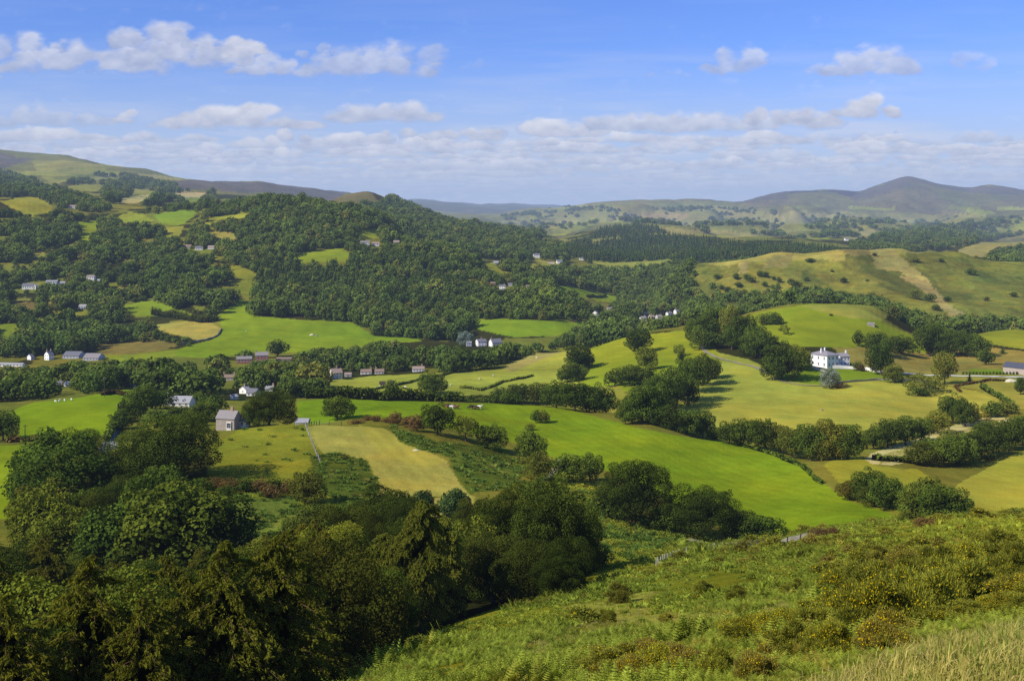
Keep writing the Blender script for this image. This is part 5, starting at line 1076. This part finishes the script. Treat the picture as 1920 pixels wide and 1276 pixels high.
SLOPE = [(560,1400),(640,1280),(760,1225),(880,1170),(980,1140),(1060,1112),(1130,1085),(1165,1045),(1110,990),(1040,935),(1000,905),(1060,890),(1110,910),(1200,960),(1300,1005),(1460,1015),(1560,985),(1700,965),(2050,950),(2300,1100),(2300,1700),(560,1700)]
bare = [(1050,1140),(1180,1112),(1260,1105),(1210,1138),(1300,1150),(1400,1150),(1480,1125),(1500,1140),(1380,1172),(1240,1180),(1130,1190),(1000,1230),(980,1210),(1100,1165)]
def brd(x, y, px, py):
    patch = vnoise(x/9, y/9, 5)*.6+vnoise(x/2.5, y/2.5, 6)*.4
    d = np.clip((patch-.30)*4, .05, 1); d = np.where(inpoly(px, py, bare), .05, d)
    grass = (py > np.interp(px, [1400, 1500, 1650, 1780, 1920, 2300], [1350, 1318, 1278, 1236, 1192, 1140]))
    return np.where(grass, 0, d)
bk = carpet(SLOPE, 15, 300, .6, (.5, .9), 31, brd); kk = np.clip(bk[:, 1]/45, .45, 1); lump = vnoise(bk[:, 0]/2.4, bk[:, 1]/2.4, 88)**2*vnoise(bk[:, 0]/9, bk[:, 1]/9, 89)*4.2+.45; bk[:, 5] *= lump; bk[:, 4] *= lump**.5; bk[:, 4] *= kk; bk[:, 5] *= kk
near_ = bk[:, 1] < 70
stuff('bracken', 'green bracken covering the near slope', bk[near_], P['bracken'], 'bracken')
kn = [carpet(p, a, b, 1.3, (.9, 1.5), 40+i, lambda x, y, px, py: np.clip((vnoise(x/7, y/7, 5)-.25)*3, .1, 1)) for i, (p, a, b) in enumerate([
    ([(590,856),(640,850),(690,868),(714,905),(708,955),(640,950),(600,900)], 190, 330), ([(735,798),(830,830),(930,838),(990,880),(975,912),(890,926),(866,890),(838,858),(790,845),(745,826)], 215, 370),
    ([(420,930),(560,920),(620,960),(640,1010),(420,1010)], 165, 300), ([(960,905),(1040,890),(1180,960),(1280,1010),(1180,1050),(1050,1000)], 150, 300)])]
mot = carpet([(400,830),(440,806),(572,800),(600,860),(620,900),(560,930),(400,925),(370,915)], 200, 350, 2.2, (.8, 1.3), 47, lambda x, y, px, py: np.clip((vnoise(x/9, y/5, 5)-.55)*5, .03, 1))
stuff('far_bracken', 'bracken on the upper part of the near slope', bk[~near_], P['bracken_lo'], 'bracken')
stuff('knoll_bracken', 'dark green bracken patches on the knoll', np.concatenate([mot]+kn), P['bracken_dk'], 'bracken')
def god(x, y, px, py):
    patch = vnoise(x/11+3, y/11, 15)*.55+vnoise(x/3, y/3, 16)*.45; side = np.clip((px-1150)/500, .08, 1)
    return np.where(inpoly(px, py, bare), 0, np.clip((patch-.53)*3.0, 0, .6)*side*(py < np.interp(px, [1400, 1500, 1650, 1780, 1920, 2300], [1320, 1290, 1250, 1215, 1175, 1120])))
gs = carpet(SLOPE, 16, 200, 1.7, (1.2, 2.4), 33, god, .6)
stuff('gorse', 'low gorse with yellow flowers on the nearest part of the slope', gs[gs[:, 1] < 75], P['gorse'], 'gorse')
stuff('far_gorse', 'low gorse scattered up to the crest of the near slope', gs[gs[:, 1] >= 75], P['gorse_lo'], 'gorse')
def gb(px, py, w, h, label, group=None, k=0, kind='gorse'):
    x, y, z = at(px, py); s = w*y/F; r = obj(kind+'_bush', P['gorse'][k % 3], None, (x, y, z-.25-.12*h*y/F)); r.scale = (s, s, h*y/F*1.7); r.rotation_euler = (0, 0, random.uniform(0, 6.28)); tag(r, label, 'bush', group)
rg = random.Random(5)
for (px, py, w, h) in [(1640,1195,130,110),(1730,1185,130,120),(1790,1160,120,110),(1840,1150,110,90),(1580,1175,110,95),(1690,1140,110,80),(1760,1110,110,80),(1620,1120,100,75),(1660,1225,110,85),(1860,1130,90,70),(1560,1225,90,70),(1520,1200,80,60),(1480,1230,90,70),(1700,1090,90,60),(1800,1080,90,60),(1640,1080,80,50),(1900,1110,100,80),(1880,1060,90,60),(1900,1150,70,60)]:
    gb(px, py, w*1.1, h, 'bush of the large flowering gorse thicket on the lower right', 'large gorse thicket', rg.randrange(9))
for (px, py, w, h) in [(1230,1262,80,60),(1290,1270,90,66),(1350,1275,80,70),(1420,1280,90,80),(1180,1275,70,50),(1460,1262,60,44),(1260,1290,90,60),(1390,1262,60,44),(1130,1290,70,50)]:
    gb(px, py, w*1.15, h, 'gorse bush in the brown and yellow clump at the bottom edge', 'gorse clump at the bottom edge', rg.randrange(9))
for (px, py, w, h, l) in [(1320,1122,46,34,'dark gorse bush standing in the clearing on the near slope'),(1380,1128,50,30,'lower green bush right of the dark one in the clearing'),(1160,1130,56,34,'bush at the left side of the clearing on the near slope'),(1490,1120,60,34,'wide dark bush at the right end of the clearing'),(1140,1165,40,26,'small bush below the left side of the clearing'),(1090,1255,50,36,'round bush low on the left of the near slope'),(1250,1165,30,20,'little bush at the lower rim of the clearing')]:
    gb(px, py, w, h, l, None, rg.randrange(9))
for (px, py, w, h, l) in [(1733,984,42,14,'orange autumn bush behind the crest of the near slope'),(1540,1000,44,10,'rust coloured bush on the crest at the pasture foot'),(1562,998,20,12,'dark bush beside the rust coloured one on the crest')]:
    T(px, py+4, py-h, w, 'heather', l, 120, 260)
def gdn(x, y, px, py): return np.clip(vnoise(x/1.3, y/1.3, 71)*1.5-.1, .1, 1)
gt = carpet([(1420,1330),(1500,1304),(1650,1268),(1780,1226),(1925,1184),(2300,1130),(2300,1900),(1300,1900),(1350,1360)], 4, 30, .17, (.6, 1.3), 35, gdn)
gt[:, 5] *= .5+vnoise(gt[:, 0]/.9, gt[:, 1]/.9, 73)*1.1
stuff('grass', 'dry pale grass on the bank at the bottom right', gt, P['tuft'], 'grass')
gt2 = carpet(bare, 40, 120, 1.0, (.9, 1.3), 36)
stuff('meadow_grass', 'short grass in the clearing on the near slope', gt2, P['tuft'], 'grass')
print('bracken', len(bk), 'gorse', len(gs), 'grass', len(gt), len(gt2), 'knoll', sum(len(k) for k in kn))
# ------------------------------------------------------------------ buildings
B = {'white': simple('white_render', (.88,.83,.72), .8, .07, .8), 'cream': simple('cream_render', (.66,.60,.50), .85, .12, .8), 'stone': simple('stone_wall', lin(162,148,134), .9, .28, 3, bump=.4),
     'brick': simple('red_brick', lin(158,92,74), .9, .2, 3), 'pink': simple('pink_render', lin(176,158,142), .85, .12, 1), 'grey': simple('grey_wall', lin(176,176,176), .8, .12, 1),
     'slateP': simple('purple_slate', lin(150,142,138), .6, .12, 2), 'slateW': simple('worn_slate', lin(142,134,126), .7, .2, 3), 'slateG': simple('grey_slate', lin(116,114,114), .6, .2, 3),
     'slateL': simple('pale_slate', lin(160,158,152), .6, .15, 3), 'slateD': simple('dark_slate', lin(80,82,90), .5, .15, 2), 'tileP': simple('pinkish_tiles', lin(158,136,118), .8, .2, 3), 'tileB': simple('brown_tiles', lin(140,118,96), .8, .2, 3),
     'glass': simple('window_glass', (.04, .05, .06), .15, .1, 1, spec=.6), 'frame': simple('window_frame', (.78,.78,.76), .6, .05, 2), 'door': simple('painted_door', lin(70,60,52), .6, .1, 2), 'pot': simple('chimney_brick', lin(170,140,118), .9, .2, 4)}
def box(A_, x0, x1, y0, y1, z0, z1, m=0):
    V = np.array([(x, y, z) for x in (x0, x1) for y in (y0, y1) for z in (z0, z1)], float); A_.add(V, np.array([(0,1,3,2),(4,6,7,5),(0,4,5,1),(2,3,7,6),(0,2,6,4),(1,5,7,3)]), 0, m)
def boxobj(name, parent, x0, x1, y0, y1, z0, z1, mat):
    A_ = Acc(); box(A_, x0, x1, y0, y1, z0, z1); return obj(name, A_.mesh(name, [mat]), parent)
def window(parent, x, y, z, w, h, axis, big):
    "axis 0: on the front wall (faces -y); 1: on the left end wall (faces -x)"
    t_ = .07; A_ = Acc()
    def bb(A_, a0, a1, z0, z1, d0, d1, m=0):
        if axis == 0: box(A_, x+a0, x+a1, y-d1, y-d0, z+z0, z+z1, m)
        else: box(A_, x-d1, x-d0, y+a0, y+a1, z+z0, z+z1, m)
    bb(A_, -w/2, -w/2+t_, 0, h, .004, .07); bb(A_, w/2-t_, w/2, 0, h, .004, .07); bb(A_, -w/2+t_, w/2-t_, h-t_, h, .004, .07); bb(A_, -w/2-.06, w/2+.06, -.1, 0, .004, .12)
    bb(A_, -w/2+t_, w/2-t_, h*.5-.025, h*.5+.025, .02, .065); bb(A_, -.025, .025, 0, h*.5-.025, .02, .062)
    if big:
        f = obj('window', A_.mesh('window', [B['frame']]), parent); G_ = Acc(); bb(G_, -w/2+t_, w/2-t_, 0.002, h-t_-.002, .004, .018); obj('pane', G_.mesh('pane', [B['glass']]), f)
    else:
        bb(A_, -w/2+t_, w/2-t_, 0.002, h-t_-.002, .004, .018, 1); obj('window', A_.mesh('window', [B['frame'], B['glass']]), parent)
def gable_roof(w, d, h, r, ov, th=.16):
    "ridge along x"
    s = r/(d/2); ys = d/2+ov; pr = [(-ys, h-ov*s+.03), (0, h+r+.03), (ys, h-ov*s+.03), (ys, h-ov*s+.03+th), (0, h+r+.03+th), (-ys, h-ov*s+.03+th)]
    V = np.array([(x, y, z) for x in (-w/2-ov*.6, w/2+ov*.6) for y, z in pr]); k = 6
    Fq = [(i, (i+1) % k, (i+1) % k+k, i+k) for i in range(k)]; Fq += [(0, 5, 4, 1), (1, 4, 3, 2), (6, 7, 10, 11), (7, 8, 9, 10)]
    return V, np.array(Fq)
for (nm, lab, px, py, y0, y1, wp, wl, rf, dep, rot, wm, rm, op) in BLD:
    X, Y, Z = at(px, py, y0, y1); sc = Y/F; th = R(rot); q_ = .78 if Y > 700 else 1.; w = wp*sc*q_; h = wl*sc*q_; r = rf*sc*q_; d = dep*q_
    if nm == 'mansion': w = wp*sc/math.cos(th)
    if d*abs(math.sin(th)) > w*.6 and nm not in ('mansion',): w = max(w*.75, 3)
    e = bpy.data.objects.new(nm, None); C.objects.link(e); e.location = (X, Y+d*.3, Z+.02); e.rotation_euler = (0, 0, th); tag(e, lab, nm.replace('_', ' '))
    big = wp > 24
    gf = op.get('gf'); w2, d2 = (d, w) if gf else (w, d)   # w2 runs along the ridge
    A_ = Acc(); V = np.array([(x, y, z) for x in (-w/2, w/2) for y in (-d/2, d/2) for z in (-3, h)]); A_.add(V, np.array([(0,1,3,2),(4,6,7,5),(0,4,5,1),(2,3,7,6),(1,5,7,3)]), 0, 0)
    if not op.get('hip'):
        if gf:
            for yy in (-d/2, d/2): A_.add(np.array([(-w/2, yy, h), (w/2, yy, h), (0, yy, h+r)]), np.array([(0, 1, 2)]), 0, 0)
        else:
            for xx in (-w/2, w/2): A_.add(np.array([(xx, -d/2, h), (xx, d/2, h), (xx, 0, h+r)]), np.array([(0, 1, 2)]), 0, 0)
    obj('wall', A_.mesh('wall', [B[wm]]), e)
    A_ = Acc()
    if op.get('hip'):
        o_ = .45; q = min(w, d)/2*.85; V = np.array([(-w/2-o_, -d/2-o_, h+.02), (w/2+o_, -d/2-o_, h+.02), (w/2+o_, d/2+o_, h+.02), (-w/2-o_, d/2+o_, h+.02), (-w/2-o_, -d/2-o_, h+.2), (w/2+o_, -d/2-o_, h+.2), (w/2+o_, d/2+o_, h+.2), (-w/2-o_, d/2+o_, h+.2), (0, -d/2+q, h+r), (0, d/2-q, h+r)])
        A_.add(V, np.array([(0,1,5,4),(1,2,6,5),(2,3,7,6),(3,0,4,7),(0,3,2,1),(5,6,9,8),(7,4,8,9)]), 0, 0); A_.add(V[[4,5,8,6,7,9]], np.array([(0,1,2),(3,4,5)]), 0, 0)
    else:
        V, Fq = gable_roof(w2, d2, h, r, .3)
        if gf: V = np.stack([-V[:, 1], V[:, 0], V[:, 2]], 1)
        A_.add(V, Fq, 0, 0)
    ro = obj('roof', A_.mesh('roof', [B[rm]]), e)
    for (cx_, cy_) in op['chim']:
        cw = .45 if w < 14 else .6; zc = h+r*(.5 if op.get('hip') else .7); A_ = Acc(); x_ = cx_*w; y_ = cy_*d
        box(A_, x_-cw, x_+cw, y_-cw*.7, y_+cw*.7, zc, h+r+1.15); box(A_, x_-cw-.08, x_+cw+.08, y_-cw*.7-.08, y_+cw*.7+.08, h+r+1.15, h+r+1.3); box(A_, x_-.3, x_-.08, y_-.1, y_+.1, h+r+1.3, h+r+1.65); box(A_, x_+.08, x_+.3, y_-.1, y_+.1, h+r+1.3, h+r+1.65)
        obj('chimney', A_.mesh('chimney', [B['white' if nm in ('mansion', 'house_wing', 'cottage') else 'pot']]), ro)
    nc_, nr_ = op['win']; ww = min(1.1, w/max(nc_, 1)*.45)
    if op.get('bay'):
        window(e, w*.23, -d/2-.35, .9, 1.6, 1.7, 0, True); boxobj('bay', e, w*.23-.9, w*.23+.9, -d/2-.34, -d/2-.004, -1, 3.0, B['cream'])
    else:
        for i in range(nc_):
            for j in range(nr_): 
                hh = h/nr_; window(e, (-.5+(i+.5)/nc_)*w, -d/2, hh*j+hh*.35, ww, min(hh*.45, 1.6), 0, big)
    sc_, sr_ = op.get('side', (0, 0))
    for i in range(sc_):
        for j in range(sr_): hh = h/sr_; window(e, -w/2, (-.5+(i+.5)/sc_)*d, hh*j+hh*.35, .9, min(hh*.45, 1.5), 1, big)
    if op.get('door'): boxobj('door', e, -.5, .5, -d/2-.08, -d/2-.004, .02, 1.9 if h > 5 else h*.7, B['door'])
    for k in range(op.get('dormers', 0)):
        x_ = (-.27+k*.27)*w; A_ = Acc(); dh = r*.55; A_.add(np.array([(x_-.7, -d*.43, h+r*.05), (x_+.7, -d*.43, h+r*.05), (x_+.7, -d*.43, h+r*.38), (x_, -d*.43, h+r*.38+.6), (x_-.7, -d*.43, h+r*.38), (x_-.7, 0, h+r*.38), (x_+.7, 0, h+r*.38), (x_, 0, h+r*.38+.6), (x_-.7, -d*.1, h+r*.05), (x_+.7, -d*.1, h+r*.05)]), np.array([(0,1,2,4),(0,4,5,8),(1,9,6,2)]), 0, 0)
        A_.add(np.array([(x_+.7, -d*.43, h+r*.38), (x_, -d*.43, h+r*.38+.6), (x_-.7, -d*.43, h+r*.38)]), np.array([(0, 1, 2)]), 0, 0)
        A_.add(np.array([(x_-.85, -d*.46, h+r*.33), (x_, -d*.46, h+r*.38+.68), (x_+.85, -d*.46, h+r*.33), (x_-.85, 0, h+r*.33), (x_, 0, h+r*.38+.68), (x_+.85, 0, h+r*.33)]), np.array([(0,1,4,3),(1,2,5,4)]), 0, 1)
        dm = obj('dormer', A_.mesh('dormer', [B['white'], B['slateL']]), ro); G_ = Acc(); box(G_, x_-.45, x_+.45, -d*.43-.05, -d*.43-.004, h+r*.1, h+r*.38); obj('pane', G_.mesh('pane', [B['glass']]), dm)
# walls and roads
def ribbon(name, pts, w, label, mat, y0, y1, lift=.12, kind=None, height_=0.0):
    Wp = [at(p[0], p[1], y0, y1) for p in pts]; P_ = []
    for a, b in zip(Wp[:-1], Wp[1:]):
        n = max(2, int(math.hypot(b[0]-a[0], b[1]-a[1])/2)); P_ += [(a[0]+(b[0]-a[0])*k/n, a[1]+(b[1]-a[1])*k/n) for k in range(n)]
    P_.append(Wp[-1][:2]); P_ = np.array(P_); 
    for _ in range(6): P_[1:-1] = (P_[:-2]+P_[1:-1]*2+P_[2:])/4
    T_ = unit(np.gradient(P_, axis=0)); N_ = np.stack([-T_[:, 1], T_[:, 0]], 1); A_ = Acc(); Lf = P_+N_*w/2; Rt = P_-N_*w/2; zl = height(Lf[:, 0], Lf[:, 1]); zr = height(Rt[:, 0], Rt[:, 1]); n = len(P_); r_ = np.arange(n-1)
    if height_:
        zb = np.minimum(zl, zr)-.4; zt = np.maximum(zl, zr)+height_*(1+.12*np.sin(np.arange(n)*.9)); V = np.concatenate([np.c_[Lf, zb], np.c_[Lf, zt], np.c_[Rt, zt], np.c_[Rt, zb]])
        A_.add(V, np.concatenate([np.stack([r_+k*n, r_+1+k*n, r_+1+(k+1)*n, r_+(k+1)*n], 1) for k in range(3)]), 0, 0)
    else: A_.add(np.concatenate([np.c_[Lf, np.maximum(zl, zr)+lift], np.c_[Rt, np.maximum(zl, zr)+lift]]), np.stack([r_, r_+1, r_+1+n, r_+n], 1), 0, 0)
    o = obj(name, A_.mesh(name, [mat], not height_)); 
    if kind: tag(o, kind=kind)
    else: tag(o, label, 'wall')
    return o
gravel = simple('pale_gravel', lin(214,206,186), .95, .12, 1.2); trackm = simple('worn_track', lin(150,140,108), .95, .25, 1); tar = simple('lane_asphalt', lin(120,122,122), .9, .15, .8); drystone = simple('dry_stone', lin(140,134,112), .95, .3, 2, bump=.5)
ribbon('road', [(1640,697),(1700,701),(1760,704),(1840,706),(1925,707),(2000,708)], 4, '', gravel, 560, 700, .2, 'structure')
ribbon('path', [(1316,648),(1322,660),(1345,672),(1385,682),(1425,692),(1442,702)], 2.6, '', trackm, 560, 820, .2, 'structure')
ribbon('path', [(1452,710),(1470,716),(1500,723),(1535,724),(1552,722)], 1.6, '', trackm, 500, 640, .15, 'structure')
ribbon('track', [(1290,1012),(1330,1022),(1400,1025),(1460,1022),(1500,1012),(1550,1000)], 1.6, '', trackm, 120, 260, .1, 'structure')
ribbon('track', [(1052,862),(1038,885),(1022,898),(1010,908)], 1.4, '', trackm, 180, 360, .1, 'structure')
ribbon('lane', [(236,762),(222,785),(214,812),(200,835),(192,860)], 3, '', tar, 260, 560, .15, 'structure')
ribbon('terrace_wall', [(1560,691),(1590,691),(1620,693),(1640,697)], .6, 'low white terrace wall running right from the mansion', B['white'], 570, 680, 0, None, 1.6)
ribbon('stone_wall', [(1560,721),(1600,716),(1650,712),(1700,714),(1740,718)], .5, 'grey dry stone wall along the lower edge of the mansion lawn', drystone, 520, 640, 0, None, 1.0)
ribbon('stone_wall', [(340,646),(380,640),(408,630),(414,618)], .6, 'stone wall curving round the small tan field', drystone, 860, 1150, 0, None, 1.4)
ribbon('stone_wall', [(1520,690),(1535,694),(1548,699)], .5, 'short pale wall at the foot of the mansion', B['cream'], 560, 660, 0, None, .9)
# fences, poles
wood_m = simple('weathered_wood', lin(176,170,156), .9, .25, 6); wood_d = simple('tarred_wood', lin(78,66,54), .9, .25, 6); wire = simple('wire', lin(150,150,148), .5, .1, 3, metal=.6)
def fence(pts, n, label, y0, y1, h=1.25, mat=wood_m, pw=.09):
    Wp = [at(p[0], p[1], y0, y1) for p in pts]; L_ = np.cumsum([0]+[math.hypot(b[0]-a[0], b[1]-a[1]) for a, b in zip(Wp[:-1], Wp[1:])]); q = np.linspace(0, L_[-1], n)
    X = np.interp(q, L_, [p[0] for p in Wp]); Y = np.interp(q, L_, [p[1] for p in Wp]); Z = height(X, Y); e = bpy.data.objects.new('fence', None); C.objects.link(e); e.location = (X[0], Y[0], Z[0]); tag(e, label, 'fence')
    A_ = Acc(); box(A_, -pw, pw, -pw, pw, -.4, h); pm = A_.mesh('post', [mat])
    for i in range(n): o = obj('post', pm, e, (X[i]-X[0], Y[i]-Y[0], Z[i]-Z[0])); o.rotation_euler = (random.gauss(0, .04), random.gauss(0, .05), random.random()); o.scale = (1, 1, random.uniform(.9, 1.1))
    for k in (.45, .8, 1.1):
        V, Q = tube(np.stack([X-X[0], Y-Y[0], Z-Z[0]+k*h/1.25], 1), [.012]*n, 4); A_ = Acc(); A_.add(V, Q, 0, 0); obj('wire', A_.mesh('wire', [wire]), e)
fence([(1230,1060),(1250,1050),(1275,1041),(1305,1034),(1340,1030)], 14, 'leaning pale post and wire fence on the near slope', 110, 260, .95, wood_m, .055)
fence([(1345,1030),(1400,1026),(1455,1024),(1500,1014)], 12, 'dark post and wire fence following the track at the pasture foot', 120, 260, .95, wood_d, .06)
fence([(572,797),(582,825),(592,850),(600,868)], 16, 'thin fence between the grassy knoll and the stubble field', 240, 350, 1.1)
fence([(552,794),(570,795),(600,797),(640,797)], 10, 'row of posts on the skyline of the knoll', 300, 360, 1.3, wood_d)
def pole(px, py, h, label, y0, y1):
    X, Y, Z = at(px, py, y0, y1); e = bpy.data.objects.new('utility_pole', None); C.objects.link(e); e.location = (X, Y, Z); tag(e, label, 'utility pole')
    V, Q = tube([(0, 0, -.5), (0, 0, h)], [.15, .1], 8); A_ = Acc(); A_.add(V, Q, 0, 0); obj('pole', A_.mesh('pole', [wood_d]), e); boxobj('crossarm', e, -.8, .8, .11, .21, h-.7, h-.58, wood_d)
    for s in (-.6, 0, .6): boxobj('insulator', e, s-.05, s+.05, .12, .2, h-.579, h-.42, B['white'])
pole(221, 797, 8, 'wooden pole beside the lane on the right of the upper left field', 380, 520)
pole(47, 822, 5, 'short pole by the hedge between the two left fields', 350, 460)
pole(196, 744, 9, 'wooden pole between the upper left field and the valley woods', 500, 760)
pole(416, 700, 9, 'wooden pole among the valley trees above the stone farmhouse', 560, 860)
# animals: one skinned body per kind, copied
def beast(name, joints, edges, mat, lvl=1):
    me = bpy.data.meshes.new(name); me.from_pydata([j[0] for j in joints], edges, []); o = bpy.data.objects.new(name, me); C.objects.link(o)
    o.modifiers.new('s', 'SKIN'); 
    for i, j in enumerate(joints): me.skin_vertices[0].data[i].radius = (j[1], j[1]); me.skin_vertices[0].data[i].use_root = (i == 0)
    sb = o.modifiers.new('u', 'SUBSURF'); sb.levels = lvl; sb.render_levels = lvl
    dg = bpy.context.evaluated_depsgraph_get(); m2 = bpy.data.meshes.new_from_object(o.evaluated_get(dg)); bpy.data.objects.remove(o); m2.name = name; m2.materials.clear(); m2.materials.append(mat)
    for p in m2.polygons: p.use_smooth = True
    return m2
def quad_joints(s, graze):
    # trunk, neck, head, muzzle; fore legs with knee; hind legs with hock; ears and tail
    hz_ = .35 if graze else 1.45
    J = [((0,0,1.05),.34),((.45,0,1.12),.33),((-.5,0,1.05),.38),((-.85,0,1.1),.26),((.85,0,1.2 if not graze else .95),.2),((1.15,0,hz_+.15 if not graze else .55),.15),((1.4,0,hz_-.05 if not graze else .2),.1)]
    E_ = [(0,1),(0,2),(2,3),(1,4),(4,5),(5,6)]
    for sy in (-1, 1):
        k = len(J); J += [((.5,.2*sy,.7),.14),((.53,.2*sy,.42),.09),((.5,.2*sy,0),.07)]; E_ += [(1,k),(k,k+1),(k+1,k+2)]
        k = len(J); J += [((-.6,.2*sy,.75),.17),((-.78,.2*sy,.42),.09),((-.7,.2*sy,0),.07)]; E_ += [(2,k),(k,k+1),(k+1,k+2)]
        k = len(J); J += [((1.12,.2*sy,(hz_+.22) if not graze else .68),.05)]; E_ += [(5,k)]
    k = len(J); J += [((-1.12,0,.9),.05),((-1.12,0,.45),.04)]; E_ += [(3,k),(k,k+1)]
    return [((x*s, y*s, z*s), r*s) for (x, y, z), r in J], E_
m_cb = simple('brown_hide', lin(112,70,46), .8, .2, 2); m_cw = simple('white_hide', lin(222,216,204), .8, .1, 2); m_ck = simple('dark_hide', lin(46,38,34), .8, .2, 2); m_sh = simple('fleece', lin(224,218,200), .95, .15, 6)
cows = {}
for nm, mt in (('b', m_cb), ('w', m_cw), ('k', m_ck)):
    for g in (0, 1): J, E_ = quad_joints(1.0, g); cows[nm, g] = beast('cow', J, E_, mt)
J, E_ = quad_joints(.6, 1); sheepm = beast('sheep', [(p, r*(1.25 if i < 4 else 1)) for i, (p, r) in enumerate(J)], E_, m_sh)
CW = [(836,766,'b',1,'leftmost brown cow of the herd at the top of the pasture'),(841,764,'b',0,'second brown cow from the left in the pasture herd'),(846,766,'w',1,'pale cow between the brown ones in the pasture herd'),(851,765,'b',1,'brown cow right of the pale one in the pasture herd'),(856,767,'b',0,'last brown cow of the left half of the pasture herd'),
      (882,767,'k',1,'dark cow leading the right half of the pasture herd'),(888,767,'k',0,'dark cow in the middle of the right half of the herd'),(893,768,'b',1,'brown cow beside the white one in the pasture herd'),(899,767,'w',0,'white cow at the right end of the pasture herd')]
for px, py, c, g, lab in CW:
    X, Y, Z = at(px, py, 400, 470); o = obj('cow', cows[c, g], None, (X, Y, Z)); o.rotation_euler = (0, 0, random.choice([0, math.pi])+random.uniform(-.5, .5)); tag(o, lab, 'cow')
SH = [(47,899,240,400,'sheep grazing near the edge of the lower left field'),(104,760,500,640,''),(112,761,500,640,''),(121,759,500,640,''),(134,758,500,640,''),(700,738,520,800,''),(712,727,560,800,''),(760,727,560,800,''),(820,718,580,860,''),(845,724,560,860,''),(900,712,580,860,''),(925,706,600,880,''),(340,720,560,760,''),(352,718,560,760,''),(372,719,560,760,''),(462,622,950,1100,''),(988,660,700,850,''),(1006,672,640,800,'')]
for px, py, a_, b_, lab in SH:
    X, Y, Z = at(px, py, a_, b_); o = obj('sheep', sheepm, None, (X, Y, Z)); o.rotation_euler = (0, 0, random.uniform(0, 6.3)); s = 1.25; o.scale = (s, s, s)
    tag(o, lab or ('sheep in the flock on the valley fields'), 'sheep', None if lab else 'sheep scattered over the fields')
# pale outcrop and muck heap out in the fields
def boulder(px, py, w, h, label, y0, y1, mat=drystone):
    X, Y, Z = at(px, py, y0, y1); V, Ft = ico((0, 0, .15), 1, .8, 3); d = 1+np.array([float(fbm(v[0]*1.7+5, v[1]*1.7+v[2]*2, 4, 8)) for v in V])[:, None]*.7; A_ = Acc(); A_.add(V*d, Ft, 0, 0); o = obj('boulder', A_.mesh('boulder', [mat]), None, (X, Y, Z)); o.scale = (w*Y/F/2, w*Y/F/2.5, h*Y/F); tag(o, label, 'boulder')
pale = simple('pale_rock', lin(206,196,160), .95, .2, 2)
boulder(585, 629, 9, 3, 'pale stone heap in the valley pasture', 900, 1150, pale); boulder(594, 630, 6, 2, 'smaller brown stone heap beside the pale one', 900, 1150); boulder(780, 845, 12, 2, 'pale rock at the edge of the bracken on the stubble field', 230, 360, pale); boulder(1896, 716, 22, 5, 'stony outcrop by the road at the right edge', 520, 640, pale); boulder(1541, 770, 5, 4, 'small stone marker in the yellow field', 450, 560)
e = at(725, 722, 560, 860)
for k, (dx, lab) in enumerate([(-2.4, 'left dark trailer parked in the middle fields'), (2.4, 'right dark trailer parked in the middle fields')]):
    r_ = bpy.data.objects.new('trailer', None); C.objects.link(r_); r_.location = (e[0]+dx, e[1], float(height(e[0]+dx, e[1]))); tag(r_, lab, 'trailer'); boxobj('body', r_, -1.7, 1.7, -1, 1, .7, 2.3, B['slateD'] if k else wood_d); boxobj('drawbar', r_, 1.701, 2.3, -.05, .05, .7, .8, wood_d)
    for sx in (-.6, .6):
        V, Q = tube([(sx, -1.2, .4), (sx, -1.01, .4)], [.4, .4], 14); A_ = Acc(); A_.add(V, Q, 0, 0); A_.add(V[:14], np.array([list(range(14))]), 0, 0); obj('wheel', A_.mesh('wheel', [m_ck]), r_)
# yellow poplar on the left hillside
T(140, 578, 562, 7, 'olive', 'narrow yellow poplar beside the white bungalow', 1050, 1350)
